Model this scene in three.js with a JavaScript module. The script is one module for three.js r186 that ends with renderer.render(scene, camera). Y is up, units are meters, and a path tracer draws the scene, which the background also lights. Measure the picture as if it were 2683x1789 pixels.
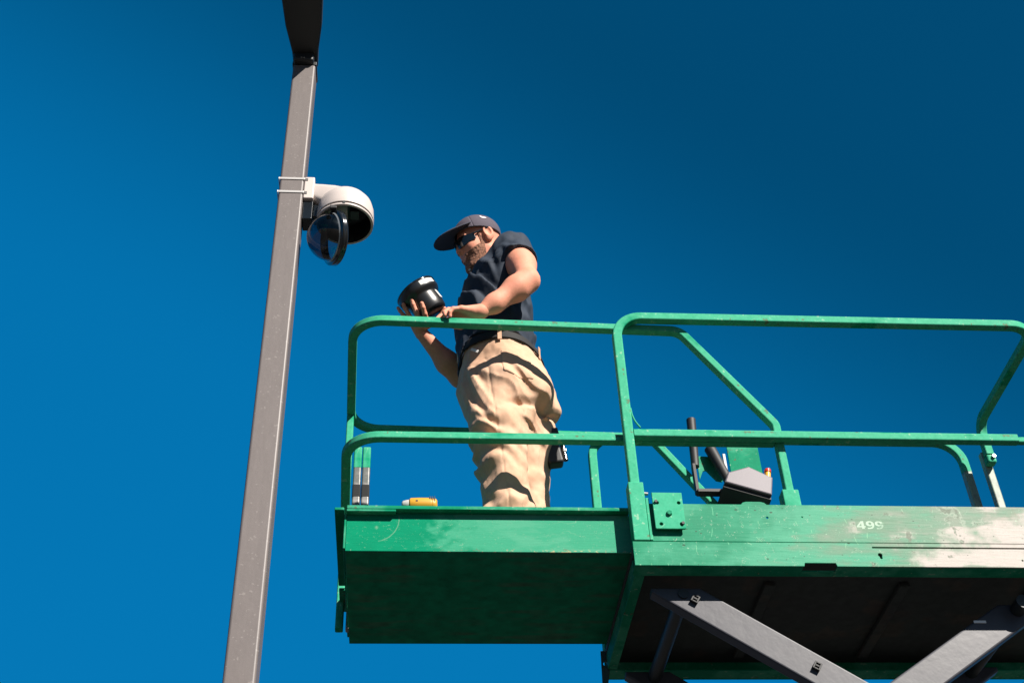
import * as THREE from 'three';
import { RoundedBoxGeometry } from 'three/addons/geometries/RoundedBoxGeometry.js';
import { mergeGeometries } from 'three/addons/utils/BufferGeometryUtils.js';
import { createNoise3D } from 'simplex-noise';

// ------------------------------------------------------------------ camera, sky, sun, exposure
const scene = new THREE.Scene();
const camera = new THREE.PerspectiveCamera(29.32, 1024 / 682, 0.1, 2000);
camera.position.set(0, 1.6, 3.85);
camera.rotation.set(0.70289, -0.10423, -0.04756, 'YXZ');
const renderer = new THREE.WebGLRenderer({ antialias: true });
renderer.toneMapping = THREE.LinearToneMapping;
renderer.toneMappingExposure = 2.0;
renderer.shadowMap.enabled = true;

const sunDir = new THREE.Vector3(0.70, 0.93, 1.0).normalize();
const sun = new THREE.DirectionalLight(new THREE.Color(1.0, 0.93, 0.84), 5.0);
sun.position.copy(sunDir).multiplyScalar(30).add(new THREE.Vector3(0.8, 4.5, -0.3));
sun.target.position.set(0.8, 4.5, -0.3);
sun.castShadow = true;
sun.shadow.mapSize.set(4096, 4096);
Object.assign(sun.shadow.camera, { left: -8, right: 8, top: 8, bottom: -8, near: 1, far: 60 });
scene.add(sun, sun.target);

{ // clear deep blue sky: darkest at right angles to the sun, paler to the horizon and round the sun
  const W = 512, H = 256, data = new Float32Array(W * H * 4);
  for (let j = 0; j < H; j++) for (let i = 0; i < W; i++) {
    const up = ((j + 0.5) / H - 0.5) * Math.PI, az = ((i + 0.5) / W - 0.5) * 2 * Math.PI;
    const x = Math.cos(az) * Math.cos(up), y = Math.sin(up), z = Math.sin(az) * Math.cos(up);
    const c = x * sunDir.x + y * sunDir.y + z * sunDir.z;
    const away = THREE.MathUtils.smoothstep(-c, -0.17, 0.20);           // side turned from the sun
    const glow = Math.pow(Math.max(0, c), 6) * 0.25 + Math.pow(Math.max(0, c), 60) * 1.2;
    const low = Math.pow(1 - Math.max(0, y), 4);
    const k = (0.44 + 0.60 * away) * (1 - 0.12 * THREE.MathUtils.smoothstep(y, 0.4, 0.85));
    const o = (j * W + i) * 4;
    data[o] = 0.0005 * k + 0.02 * low * low + glow * 0.3;
    data[o + 1] = 0.086 * k + 0.034 * low + glow * 0.34;
    data[o + 2] = 0.221 * k + 0.052 * low + glow * 0.38;
    data[o + 3] = 1;
  }
  const t = new THREE.DataTexture(data, W, H, THREE.RGBAFormat, THREE.FloatType);
  t.mapping = THREE.EquirectangularReflectionMapping; t.magFilter = t.minFilter = THREE.LinearFilter; t.needsUpdate = true;
  scene.background = t; scene.environment = t;
}

// ------------------------------------------------------------------ helpers
let seed = 7;
const rnd = () => { seed = (seed * 1664525 + 1013904223) >>> 0; return seed / 4294967296; };
const noise3 = createNoise3D(rnd);
const V = (x, y, z) => new THREE.Vector3(x, y, z);
const clamp = (x, a = 0, b = 1) => Math.min(b, Math.max(a, x));
const sstep = (a, b, x) => { const t = clamp((x - a) / (b - a)); return t * t * (3 - 2 * t); };
const mix = (a, b, t) => a + (b - a) * t;
const used = new Map();
const numbered = (n) => { const k = used.get(n) || 0; used.set(n, k + 1); return k ? n + '_' + String(k).padStart(3, '0') : n; };
function tag(o, label, category, group) { o.userData.label = label; o.userData.category = category; if (group) o.userData.group = group; return o; }
function thing(name, label, category, pos = [0, 0, 0]) { const g = new THREE.Group(); g.name = numbered(name); g.position.set(...pos); scene.add(g); return tag(g, label, category); }
function part(name, geo, mat, parent) {
  const m = new THREE.Mesh(geo, mat); m.name = name; m.castShadow = m.receiveShadow = true; parent.add(m); return m;
}
// uv in metres from the dominant axis of each face normal
function boxUV(geo) {
  const p = geo.attributes.position, n = geo.attributes.normal, uv = new Float32Array(p.count * 2);
  for (let i = 0; i < p.count; i++) {
    const ax = Math.abs(n.getX(i)), ay = Math.abs(n.getY(i)), az = Math.abs(n.getZ(i));
    if (az >= ax && az >= ay) { uv[2 * i] = p.getX(i); uv[2 * i + 1] = p.getY(i); }
    else if (ay >= ax) { uv[2 * i] = p.getX(i); uv[2 * i + 1] = p.getZ(i); }
    else { uv[2 * i] = p.getZ(i); uv[2 * i + 1] = p.getY(i); }
  }
  geo.setAttribute('uv', new THREE.BufferAttribute(uv, 2)); return geo;
}
// box from its two corners, edges slightly rounded
function bx(x0, x1, y0, y1, z0, z1, r = 0.003) {
  const w = x1 - x0, h = y1 - y0, d = z1 - z0, g = new RoundedBoxGeometry(w, h, d, 2, Math.min(r, w * 0.3, h * 0.3, d * 0.3));
  g.translate((x0 + x1) / 2, (y0 + y1) / 2, (z0 + z1) / 2); return boxUV(g);
}
function cyl(a, b, r0, r1 = r0, seg = 20) {
  const d = b.clone().sub(a), g = new THREE.CylinderGeometry(r1, r0, d.length(), seg);
  g.applyQuaternion(new THREE.Quaternion().setFromUnitVectors(V(0, 1, 0), d.clone().normalize())); g.translate((a.x + b.x) / 2, (a.y + b.y) / 2, (a.z + b.z) / 2); return g;
}
const merge = (list) => mergeGeometries(list.map((g) => { const q = g.index ? g.toNonIndexed() : g; for (const k of Object.keys(q.attributes)) if (!['position', 'normal', 'uv'].includes(k)) q.deleteAttribute(k); return q; }));
// square tube with rounded corners swept along a polyline whose corners are bent to radius r
function bentTube(pts, radii, w, h, n0 = V(0, 1, 0)) {
  const P = pts.map((p) => V(...p)), path = [];
  for (let i = 0; i < P.length; i++) {
    const r = Array.isArray(radii) ? radii[i] : radii;
    if (i === 0 || i === P.length - 1 || !r) { path.push(P[i]); continue; }
    const a = P[i - 1].clone().sub(P[i]).normalize(), b = P[i + 1].clone().sub(P[i]).normalize();
    const ang = Math.acos(clamp(a.dot(b), -1, 1)), t = r / Math.tan(ang / 2);
    const A = P[i].clone().addScaledVector(a, t), B = P[i].clone().addScaledVector(b, t);
    const C = P[i].clone().addScaledVector(a.clone().add(b).normalize(), r / Math.sin(ang / 2));
    const va = A.clone().sub(C), vb = B.clone().sub(C), total = Math.acos(clamp(va.clone().normalize().dot(vb.clone().normalize()), -1, 1)), N = 12;
    for (let k = 0; k <= N; k++) { const u = k / N; path.push(C.clone().add(va.clone().multiplyScalar(Math.sin((1 - u) * total) / Math.sin(total)).addScaledVector(vb, Math.sin(u * total) / Math.sin(total)))); }
  }
  const prof = [], rc = 0.0065;
  for (const [sx, sy, a0] of [[1, 1, 0], [-1, 1, 90], [-1, -1, 180], [1, -1, 270]])
    for (const k of [0, 1, 2, 3]) { const a = (a0 + 30 * k) * Math.PI / 180; prof.push([sx * (w / 2 - rc) + rc * Math.cos(a), sy * (h / 2 - rc) + rc * Math.sin(a), Math.cos(a), Math.sin(a)]); }
  const M = prof.length, pos = [], nor = [], uv = [], idx = [];
  let N = n0.clone(), s = 0;
  const per = [0]; for (let k = 1; k <= M; k++) { const a = prof[k - 1], b = prof[k % M]; per.push(per[k - 1] + Math.hypot(a[0] - b[0], a[1] - b[1])); }
  let prevT = null;
  path.forEach((p, i) => {
    const T = (path[i + 1] || p).clone().sub(path[i - 1] || p).normalize();
    if (prevT) { const q = new THREE.Quaternion().setFromUnitVectors(prevT, T); N.applyQuaternion(q); s += p.distanceTo(path[i - 1]); }
    prevT = T; N.addScaledVector(T, -N.dot(T)).normalize();
    const B = T.clone().cross(N).normalize();
    for (let k = 0; k <= M; k++) {
      const q = prof[k % M], v = p.clone().addScaledVector(B, q[0]).addScaledVector(N, q[1]), n = B.clone().multiplyScalar(q[2]).addScaledVector(N, q[3]);
      pos.push(v.x, v.y, v.z); nor.push(n.x, n.y, n.z); uv.push(s, per[k]);
    }
  });
  const R = M + 1;
  for (let i = 0; i < path.length - 1; i++) for (let k = 0; k < M; k++) { const a = i * R + k, b = a + R; idx.push(a, b, a + 1, a + 1, b, b + 1); }
  const cap = (row, flip) => {
    const base = pos.length / 3, T = (row ? path[path.length - 1].clone().sub(path[path.length - 2]) : path[0].clone().sub(path[1])).normalize(), o = row * R * 3;
    const c = path[row ? path.length - 1 : 0]; pos.push(c.x, c.y, c.z); nor.push(T.x, T.y, T.z); uv.push(0, 0);
    for (let k = 0; k < M; k++) { pos.push(pos[o + 3 * k], pos[o + 3 * k + 1], pos[o + 3 * k + 2]); nor.push(T.x, T.y, T.z); uv.push(prof[k][0], prof[k][1]); }
    for (let k = 0; k < M; k++) { const a = base + 1 + k, b = base + 1 + (k + 1) % M; flip ? idx.push(base, b, a) : idx.push(base, a, b); }
  };
  cap(0, false); cap(path.length - 1, true);
  const g = new THREE.BufferGeometry();
  g.setAttribute('position', new THREE.Float32BufferAttribute(pos, 3)); g.setAttribute('normal', new THREE.Float32BufferAttribute(nor, 3)); g.setAttribute('uv', new THREE.Float32BufferAttribute(uv, 2)); g.setIndex(idx);
  return g;
}
// plate in the XY plane, from z back by t, with an outline and holes
function plate(outline, holes, z, t, bevel = 0.0015) {
  const s = new THREE.Shape(outline.map(([x, y]) => new THREE.Vector2(x, y)));
  for (const h of holes) s.holes.push(new THREE.Path(h.map(([x, y]) => new THREE.Vector2(x, y))));
  const g = new THREE.ExtrudeGeometry(s, { depth: t - 2 * bevel, bevelEnabled: bevel > 0, bevelSize: bevel, bevelOffset: -bevel, bevelThickness: bevel, bevelSegments: 2, curveSegments: 8 });
  g.translate(0, 0, z - t + bevel); return boxUV(g);
}
const rect = (x0, x1, y0, y1) => [[x0, y0], [x1, y0], [x1, y1], [x0, y1]];
const disc = (x, y, r, n = 14) => Array.from({ length: n }, (_, i) => [x + r * Math.cos(-i / n * 2 * Math.PI), y + r * Math.sin(-i / n * 2 * Math.PI)]);

// ------------------------------------------------------------------ textures
const hash = (x, y, s) => { let h = Math.imul(x, 374761393) + Math.imul(y, 668265263) + Math.imul(s, 1274126177); h = Math.imul(h ^ (h >>> 13), 1274126177); return ((h ^ (h >>> 16)) >>> 0) / 4294967296; };
function vn(x, y, s, per) { // tiling value noise
  const xi = Math.floor(x), yi = Math.floor(y), fx = x - xi, fy = y - yi, u = fx * fx * (3 - 2 * fx), v = fy * fy * (3 - 2 * fy);
  const w = (a) => ((a % per) + per) % per;
  const a = hash(w(xi), w(yi), s), b = hash(w(xi + 1), w(yi), s), c = hash(w(xi), w(yi + 1), s), d = hash(w(xi + 1), w(yi + 1), s);
  return mix(mix(a, b, u), mix(c, d, u), v);
}
function fbm(u, v, f, s, oct = 5) { let t = 0, a = 0.5, n = 0; for (let i = 0; i < oct; i++) { t += a * vn(u * f, v * f, s + i, f); n += a; a *= 0.55; f *= 2; } return t / n; }
function dataTex(W, H, fn, rx = 1, ry = 1, srgb = true) {
  const d = new Uint8Array(W * H * 4), enc = (x) => 255 * (srgb ? (x <= 0.0031308 ? 12.92 * x : 1.055 * Math.pow(x, 1 / 2.4) - 0.055) : x);
  for (let j = 0; j < H; j++) for (let i = 0; i < W; i++) {
    const c = fn(i / W, j / H, i, j), o = 4 * (j * W + i);
    d[o] = clamp(enc(clamp(c[0])), 0, 255); d[o + 1] = clamp(enc(clamp(c[1])), 0, 255); d[o + 2] = clamp(enc(clamp(c[2])), 0, 255); d[o + 3] = 255;
  }
  const t = new THREE.DataTexture(d, W, H, THREE.RGBAFormat);
  t.wrapS = t.wrapT = THREE.RepeatWrapping; t.repeat.set(rx, ry); t.magFilter = THREE.LinearFilter; t.minFilter = THREE.LinearMipmapLinearFilter; t.generateMipmaps = true;
  if (srgb) t.colorSpace = THREE.SRGBColorSpace; t.needsUpdate = true; return t;
}
const mix3 = (a, b, t) => [mix(a[0], b[0], t), mix(a[1], b[1], t), mix(a[2], b[2], t)];
// thin scratches and chips scattered in a tile; returns a mask
function scratchMask(N, count, len, wid, angle) {
  const m = new Float32Array(N * N);
  for (let k = 0; k < count; k++) {
    let x = rnd() * N, y = rnd() * N, a = angle + (rnd() - 0.5) * 1.2; const L = len * (0.2 + rnd()), s = 0.3 + 0.7 * rnd(), w = wid * (0.5 + rnd());
    for (let t = 0; t < L; t += 0.7) {
      a += (rnd() - 0.5) * 0.08; x += Math.cos(a) * 0.7; y += Math.sin(a) * 0.7;
      for (let dy = -2; dy <= 2; dy++) for (let dx = -2; dx <= 2; dx++) { const q = Math.exp(-(dx * dx + dy * dy) / (w * w)) * s, i = ((Math.round(x) + dx) % N + N) % N, j = ((Math.round(y) + dy) % N + N) % N; if (q > m[j * N + i]) m[j * N + i] = q; }
    }
  }
  return m;
}
const GREEN = [0.001, 0.188, 0.096], CHALK = [0.048, 0.285, 0.172], CHIP = [0.22, 0.33, 0.235], RUST = [0.10, 0.06, 0.035];
function paintMap(s, fade, chips, k = 1, N = 1024) {
  const scr = scratchMask(N, chips, 26, 0.8, 0.2);
  return dataTex(N, N, (u, v, i, j) => {
    const a = fbm(u, v, 6, s), b = fbm(u, v, 24, s + 40, 4), c = vn(u * 160, v * 160, s + 90, 160), d = fbm(u, v, 60, s + 70, 3);
    let col = GREEN.map((g) => g * (0.88 + 0.24 * b));
    col = mix3(col, CHALK, clamp(sstep(fade - 0.1, fade + 0.1, a * 0.7 + b * 0.3) * (0.75 + 0.5 * (d - 0.5))));
    col = mix3(col, CHIP, 0.6 * sstep(0.72, 0.78, d * 0.75 + c * 0.25));
    col = mix3(col, CHIP, scr[j * N + i] * 0.7);
    col = mix3(col, RUST, 0.6 * sstep(0.76, 0.80, fbm(u, v, 40, s + 11, 4)));
    return col.map((x) => x * k * (0.94 + 0.12 * c));
  });
}
const greyMap = (s, c, amp, f = 8) => dataTex(512, 512, (u, v) => { const a = fbm(u, v, f, s), b = vn(u * 170, v * 170, s + 9, 170); return c.map((x) => x * (1 + amp * (a - 0.5) * 2 + amp * 0.4 * (b - 0.5))); });
const bumpTex = (s, f, oct = 5) => dataTex(512, 512, (u, v) => { const a = fbm(u, v, f, s, oct); return [a, a, a]; }, 1, 1, false);

const std = (o) => new THREE.MeshStandardMaterial(o), phys = (o) => new THREE.MeshPhysicalMaterial(o);
const fineBump = bumpTex(3, 32, 4), clothBump = bumpTex(5, 60, 3);
const railPaint = phys({ map: paintMap(11, 0.34, 80, 1.28), specularIntensity: 0.12, roughness: 0.6, bumpMap: fineBump, bumpScale: 0.0006 });
const panelPaint = phys({ map: paintMap(31, 0.56, 70), specularIntensity: 0.12, roughness: 0.6, bumpMap: fineBump, bumpScale: 0.0005 });
const wornSteel = std({ map: dataTex(512, 512, (u, v) => { const a = fbm(u, v, 6, 61), b = fbm(u, v, 40, 62, 3); return mix3([0.24, 0.225, 0.22], [0.10, 0.11, 0.105], sstep(0.4, 0.62, a * 0.6 + b * 0.4)); }), roughness: 0.45, metalness: 0.25 });
const bareWorn = std({ map: dataTex(512, 512, (u, v) => { const a = fbm(u, v, 7, 71), b = fbm(u, v, 48, 72, 3); return mix3(mix3([0.36, 0.35, 0.30], [0.22, 0.28, 0.215], sstep(0.45, 0.6, a)), [0.16, 0.19, 0.16], 0.8 * sstep(0.62, 0.72, b)); }), roughness: 0.55 });
const armPaint = phys({ map: greyMap(81, [0.054, 0.055, 0.066], 0.16, 5), specularIntensity: 0.6, roughness: 0.42, bumpMap: fineBump, bumpScale: 0.0004 });
const blackRubber = std({ color: new THREE.Color(0.012, 0.013, 0.014), roughness: 0.6 });
const blackGloss = phys({ color: new THREE.Color(0.008, 0.010, 0.012), roughness: 0.16, clearcoat: 0.6, clearcoatRoughness: 0.1 });
const shadedDeckSteel = std({ map: dataTex(512, 512, (u, v) => { const a = fbm(u, v, 8, 601), b = fbm(u, v, 40, 602, 3); return mix3([0.034, 0.038, 0.036], [0.055, 0.044, 0.036], sstep(0.55, 0.75, a)).map((k) => k * (0.7 + 0.6 * b)); }), roughness: 0.85 });  // near-black steel colour takes in the deep shade beneath the main deck
const boltSteel = std({ color: new THREE.Color(0.33, 0.34, 0.33), roughness: 0.35, metalness: 0.7 });
const poleMat = std({ map: dataTex(1024, 1024, (u, v) => { const a = fbm(u, v, 7, 91), st = fbm(u * 6, v, 16, 92, 4), b = vn(u * 300, v * 300, 93, 300), sp = fbm(u, v, 90, 94, 2); const k = 1 + 0.10 * (a - 0.5) + 0.16 * (st - 0.5) + 0.06 * (b - 0.5); return mix3([0.126, 0.109, 0.105].map((x) => x * k), [0.22, 0.20, 0.19], 0.5 * sstep(0.78, 0.84, sp)); }), roughness: 0.5, bumpMap: fineBump, bumpScale: 0.0004 });
const bronze = std({ color: new THREE.Color(0.018, 0.020, 0.021), roughness: 0.5 });

// ------------------------------------------------------------------ ground
{
  const g = new THREE.PlaneGeometry(900, 900, 1, 1); g.rotateX(-Math.PI / 2);
  const m = std({ map: dataTex(512, 512, (u, v) => { const a = fbm(u, v, 5, 201), b = vn(u * 200, v * 200, 202, 200); const k = 0.031 * (0.75 + 0.5 * a) * (0.7 + 0.6 * b); return [k * 1.05, k, k * 0.94]; }, 450, 450), roughness: 0.95 });
  const o = part('ground', g, m, scene); o.userData.kind = 'structure';
}

// ------------------------------------------------------------------ light pole
{
  const pole = thing('light_pole', 'square grey steel light pole carrying a dark luminaire and the white camera', 'light pole', [-0.508, 0, -0.051]);
  const sh = new RoundedBoxGeometry(0.104, 6.53, 0.104, 3, 0.011); sh.translate(0, 3.265 + 0.02, 0);
  part('shaft', boxUV(sh), poleMat, pole);
  part('base_plate', bx(-0.15, 0.15, 0.002, 0.03, -0.15, 0.15), poleMat, pole);
  for (const [x, z] of [[-1, -1], [1, -1], [1, 1], [-1, 1]]) part('anchor_bolt', cyl(V(0.115 * x, 0.03, 0.115 * z), V(0.115 * x, 0.07, 0.115 * z), 0.012), boltSteel, pole);
  // luminaire head held out over the street, towards the camera
  const hs = new THREE.Shape([[-0.057, -0.02], [-0.06, 0.06], [-0.083, 0.20], [-0.098, 0.42], [-0.17, 0.52], [-0.18, 0.95], [-0.15, 1.0], [0.15, 1.0], [0.18, 0.95], [0.17, 0.52], [0.098, 0.42], [0.083, 0.20], [0.062, 0.06], [0.057, -0.02]].map(([x, y]) => new THREE.Vector2(x, y)));
  const hg = new THREE.ExtrudeGeometry(hs, { depth: 0.05, bevelEnabled: true, bevelSize: 0.008, bevelOffset: -0.008, bevelThickness: 0.012, bevelSegments: 3 });
  hg.rotateX(Math.PI / 2); hg.scale(1, 1, 1);
  hg.rotateX(-0.04); hg.translate(0, 6.655, 0.02);
  const head = part('luminaire_head', hg, bronze, pole);
  part('lens_panel', bx(-0.12, 0.12, 6.575, 6.59, 0.6, 0.96), std({ color: new THREE.Color(0.25, 0.26, 0.27), roughness: 0.3 }), head);
  const br = part('mounting_bracket', bx(-0.052, 0.044, 6.545, 6.60, 0.045, 0.085, 0.014), bronze, pole);
  part('screw', cyl(V(-0.012, 6.556, 0.085), V(-0.012, 6.556, 0.089), 0.004), boltSteel, br);
  part('screw', cyl(V(0.0, 6.555, 0.085), V(0.0, 6.555, 0.089), 0.004), boltSteel, br);
  part('pole_cap', bx(-0.056, 0.056, 6.55, 6.575, -0.056, 0.05), bronze, pole);
}

// ------------------------------------------------------------------ scissor lift
const lift = thing('scissor_lift', 'worn green scissor lift raised beside the pole with its deck extension rolled out', 'scissor lift');
{
  const TW = 0.037;
  // main platform, near side panel in two courses
  const X1 = 2.66;
  const main = dataTex(2048, 512, (u, v, i, j) => {
    // u: x 0.78..2.66, v: y 3.88..4.145
    const x = 0.78 + 1.88 * u, y = 3.88 + 0.265 * v;
    const U = u * 1.0, Vv = v * 0.141;
    const a = fbm(U, Vv, 9, 301, 6), b = fbm(U, Vv, 30, 302, 5), c = fbm(U, Vv, 120, 303, 3), w = vn(u * 900, v * 130, 304, 900);
    const streak = fbm(U * 0.5, Vv * 5, 20, 305, 5), soft = fbm(U * 0.6, Vv * 1.6, 8, 306, 5);
    let col = GREEN.map((g) => g * (0.9 + 0.25 * b));
    const wear = (x - 1.50) / 0.58 + (soft - 0.5) * 2.0 + (a - 0.5) * 1.0 + (b - 0.5) * 0.7;
    col = mix3(col, CHALK, 0.8 * sstep(-1.0, -0.25, wear));
    col = mix3(col, [0.092, 0.215, 0.138], sstep(-0.25, 0.35, wear + (streak - 0.5) * 0.8));
    col = mix3(col, [0.17, 0.215, 0.165], sstep(0.15, 0.85, wear + (streak - 0.5) * 0.6));
    const pale = fbm(U * 0.5, Vv * 1.3, 7, 307, 5) + 0.35 * (streak - 0.5) + 0.25 * (b - 0.5);
    col = mix3(col, [0.39, 0.36, 0.33], sstep(0.44, 0.58, pale) * sstep(0.40, 0.85, wear));
    // peeled rims along some of the wear fronts
    const rim = Math.exp(-Math.pow((wear - 0.62 + (c - 0.5) * 0.3) / 0.03, 2)) * sstep(0.5, 0.6, b) + Math.exp(-Math.pow((wear + 0.55 + (c - 0.5) * 0.4) / 0.03, 2)) * sstep(0.52, 0.6, a) * 0.7;
    col = mix3(col, [0.29, 0.34, 0.275], clamp(rim) * 0.6);
    col = mix3(col, [0.09, 0.11, 0.08], 0.75 * sstep(0.67, 0.74, b * 0.6 + c * 0.4) * sstep(1.1, 1.6, x));
    col = mix3(col, [0.17, 0.155, 0.11], 0.7 * sstep(0.52, 0.64, fbm(U, Vv, 22, 309, 5)) * sstep(2.08, 2.3, x + (b - 0.5) * 0.2));
    col = mix3(col, CHIP, 0.7 * sstep(0.72, 0.77, c * 0.6 + w * 0.4));
    return col.map((k) => k * (0.93 + 0.14 * w));
  });
  // scratches and drips drawn as marks into the same map
  {
    const d = main.image.data, W = 2048, H = 512;
    const blot = (x, y, r, col, k) => { for (let j = Math.max(0, Math.floor(y - r - 1)); j <= Math.min(H - 1, y + r + 1); j++) for (let i = Math.max(0, Math.floor(x - r - 1)); i <= Math.min(W - 1, x + r + 1); i++) { const q = clamp(r + 0.5 - Math.hypot(i - x, j - y)) * k; for (let c = 0; c < 3; c++) d[4 * (j * W + i) + c] = mix(d[4 * (j * W + i) + c], col[c], q); } };
    for (let n = 0; n < 38; n++) { let x = rnd() * 1000, y = 20 + rnd() * 470; const L = 6 + rnd() * rnd() * 90, a = Math.PI / 2 + (rnd() - 0.5) * (rnd() < 0.3 ? 3 : 0.35); for (let t = 0; t < L; t++) { x += Math.cos(a) + (rnd() - 0.5) * 0.5; y -= Math.sin(a); blot(x, y, 0.8 + rnd() * 0.6, [130, 180, 140], 0.5); } }
    for (let n = 0; n < 120; n++) blot(rnd() * W, rnd() * H, 1 + rnd() * 2.4, rnd() < 0.5 ? [160, 195, 165] : [25, 40, 30], 0.7);
    for (let n = 0; n < 14; n++) blot(60 + rnd() * 900, 60 + rnd() * 400, 3 + rnd() * 3.5, [18, 60, 40], 0.8);
    // faded unit number: a grey strip with pale digits, the last ones rubbed off
    const cv = document.createElement('canvas'); cv.width = 380; cv.height = 130; const g = cv.getContext('2d');
    g.fillStyle = '#000'; g.fillRect(0, 0, 380, 130); g.fillStyle = '#fff'; g.font = 'bold 112px sans-serif'; g.fillText('499', 4, 105);
    const im = g.getImageData(0, 0, 380, 130).data, ox = (1.600 - 0.78) / 1.88 * W, oy = (4.030 - 3.88) / 0.265 * H;
    const sw = 0.205 / 1.88 * W, sh = 0.052 / 0.265 * H;
    for (let j = 0; j < sh; j++) for (let i = 0; i < sw; i++) {
      const px = Math.min(379, Math.floor(i / sw * 380)), py = Math.min(129, Math.floor((1 - j / sh) * 130)), m = im[4 * (py * 380 + px)] / 255, o = 4 * (Math.round(oy + j) * W + Math.round(ox + i));
      const f = fbm(i / 300, j / 300, 20, 333, 4), keep = 1 - sstep(0.40, 0.80, i / sw + (f - 0.5) * 0.7 + 0.12 * (j / sh < 0.4 ? 1 : 0));
      for (let c = 0; c < 3; c++) { d[o + c] = mix(d[o + c], [88, 122, 98][c], 0.6 * (0.3 + 0.7 * keep)); d[o + c] = mix(d[o + c], [168, 190, 172][c], m * keep * 0.8); }
    }
  }
  main.wrapS = main.wrapT = THREE.ClampToEdgeWrapping;
  const mainPaint = phys({ map: main, specularIntensity: 0.25, roughness: 0.5, bumpMap: fineBump, bumpScale: 0.0005 });
  const fit = (g) => { const p = g.attributes.position, n = g.attributes.normal, uv = g.attributes.uv; for (let i = 0; i < p.count; i++) uv.setXY(i, (p.getX(i) - 0.78) / 1.88, (p.getY(i) - 3.88 + (Math.abs(n.getY(i)) > 0.7 ? 0.003 * Math.sign(-n.getY(i)) : 0)) / 0.265); return g; };
  const toe = [[0.853, 3.983], [X1, 3.983], [X1, 4.138], [1.29, 4.138], [1.282, 4.146], [1.268, 4.150], [1.215, 4.150], [1.203, 4.146], [1.196, 4.138], [0.853, 4.138]];
  part('toe_board', fit(plate(toe, [disc(1.093 + 0.19, 4.083, 0.004), disc(1.41, 4.086, 0.003)], 0, 0.006)), mainPaint, lift);
  const low = [[0.789, 3.885], [1.381, 3.885], [1.385, 3.898], [1.494, 3.898], [1.498, 3.885], [X1, 3.885], [X1, 3.980], [0.789, 3.980]];
  const sill = part('side_sill', fit(plate(low, [rect(1.638, X1 - 0.02, 3.9595, 3.9645).reverse(), [[1.6575, 3.919], [1.6575, 3.9255], [1.653, 3.929], [1.653, 3.935], [1.657, 3.939], [1.663, 3.939], [1.667, 3.935], [1.667, 3.929], [1.665, 3.9255], [1.666, 3.919], [1.662, 3.916]], disc(2.17, 3.913, 0.003)], 0.0025, 0.006)), mainPaint, lift);
  part('bottom_flange', merge([bx(0.789, 1.3800, 3.886, 3.892, -0.07, -0.0035, 0.001), bx(1.3805, 1.4985, 3.886, 3.892, -0.07, -0.036, 0.001), bx(1.4990, X1, 3.886, 3.892, -0.07, -0.0035, 0.001)]), panelPaint, sill);
  part('main_floor', bx(0.795, X1, 3.955, 3.978, -0.86, -0.005, 0.002), shadedDeckSteel, lift);
  part('far_toe_board', bx(0.80, X1, 3.985, 4.138, -0.866, -0.860, 0.002), panelPaint, lift);
  const farSill = part('far_side_sill', bx(0.80, X1, 3.885, 3.98, -0.868, -0.862, 0.002), panelPaint, lift);
  part('bottom_flange', bx(0.80, X1, 3.886, 3.892, -0.861, -0.79, 0.001), panelPaint, farSill);
  part('end_channel', bx(0.797, 0.835, 3.888, 3.953, -0.785, -0.075, 0.004), panelPaint, lift);
  part('hinge_bracket', plate([[0.772, 3.80], [0.79, 3.80], [0.822, 3.97], [0.776, 3.97]], [disc(0.79, 3.915, 0.008)], -0.79, 0.006), std({ color: new THREE.Color(0.10, 0.16, 0.2), roughness: 0.25, metalness: 0.5 }), lift);
  for (const x of [1.30, 1.80, 2.30]) part('floor_beam', bx(x, x + 0.04, 3.935, 3.953, -0.785, -0.22, 0.004), shadedDeckSteel, lift);
  // main guard rails
  part('guard_rail', bentTube([[0.822, 4.0, -0.019], [0.822, 5.031, -0.019], [2.567, 5.034, -0.019], [2.567, 5.034, -0.690], [2.567, 4.86, -0.690]], [0, 0.105, 0.11, 0.07, 0], TW, TW, V(1, 0, 0)), railPaint, lift);
  part('guard_rail', bentTube([[0.822, 3.98, -0.827], [0.822, 5.031, -0.827], [2.513, 5.031, -0.827], [2.513, 4.86, -0.827]], [0, 0.105, 0.12, 0], TW, TW, V(1, 0, 0)), railPaint, lift);
  part('mid_rail', bentTube([[0.8415, 4.452, -0.018], [2.316, 4.453, -0.018]], 0, 0.035, 0.035), railPaint, lift);
  part('mid_rail', bentTube([[2.3165, 4.448, -0.018], [2.62, 4.448, -0.018]], 0, 0.026, 0.026), railPaint, lift);
  part('mid_rail', bentTube([[0.8415, 4.452, -0.827], [2.494, 4.452, -0.827]], 0, 0.035, 0.035), railPaint, lift);
  part('gate_post', bentTube([[2.567, 4.0, -0.735], [2.567, 4.90, -0.735]], 0, 0.035, 0.035, V(1, 0, 0)), bareWorn, lift);
  part('rear_post', bentTube([[2.513, 3.98, -0.827], [2.513, 4.859, -0.827]], 0, TW, TW, V(1, 0, 0)), bareWorn, lift);
  const gl = part('gate_latch', bx(2.546, 2.588, 4.815, 4.858, -0.716, -0.672, 0.010), railPaint, lift);
  part('latch_bolt', cyl(V(2.574, 4.842, -0.672), V(2.574, 4.842, -0.660), 0.010, 0.008, 12), boltSteel, gl);
  part('rear_post', bentTube([[2.567, 4.0, -0.019], [2.567, 5.013, -0.019]], 0, 0.035, 0.035, V(1, 0, 0)), railPaint, lift);
  // post sleeve and bolted plate
  const sl = part('post_sleeve', bx(0.795, 0.851, 3.983, 4.226, -0.048, 0.006, 0.004), railPaint, lift);
  part('weld_strip', bx(0.8515, 0.864, 3.985, 4.16, -0.03, 0.0035, 0.003), railPaint, sl);
  part('locking_pin', cyl(V(0.851, 4.193, -0.02), V(0.868, 4.191, -0.02), 0.006), boltSteel, sl);
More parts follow.
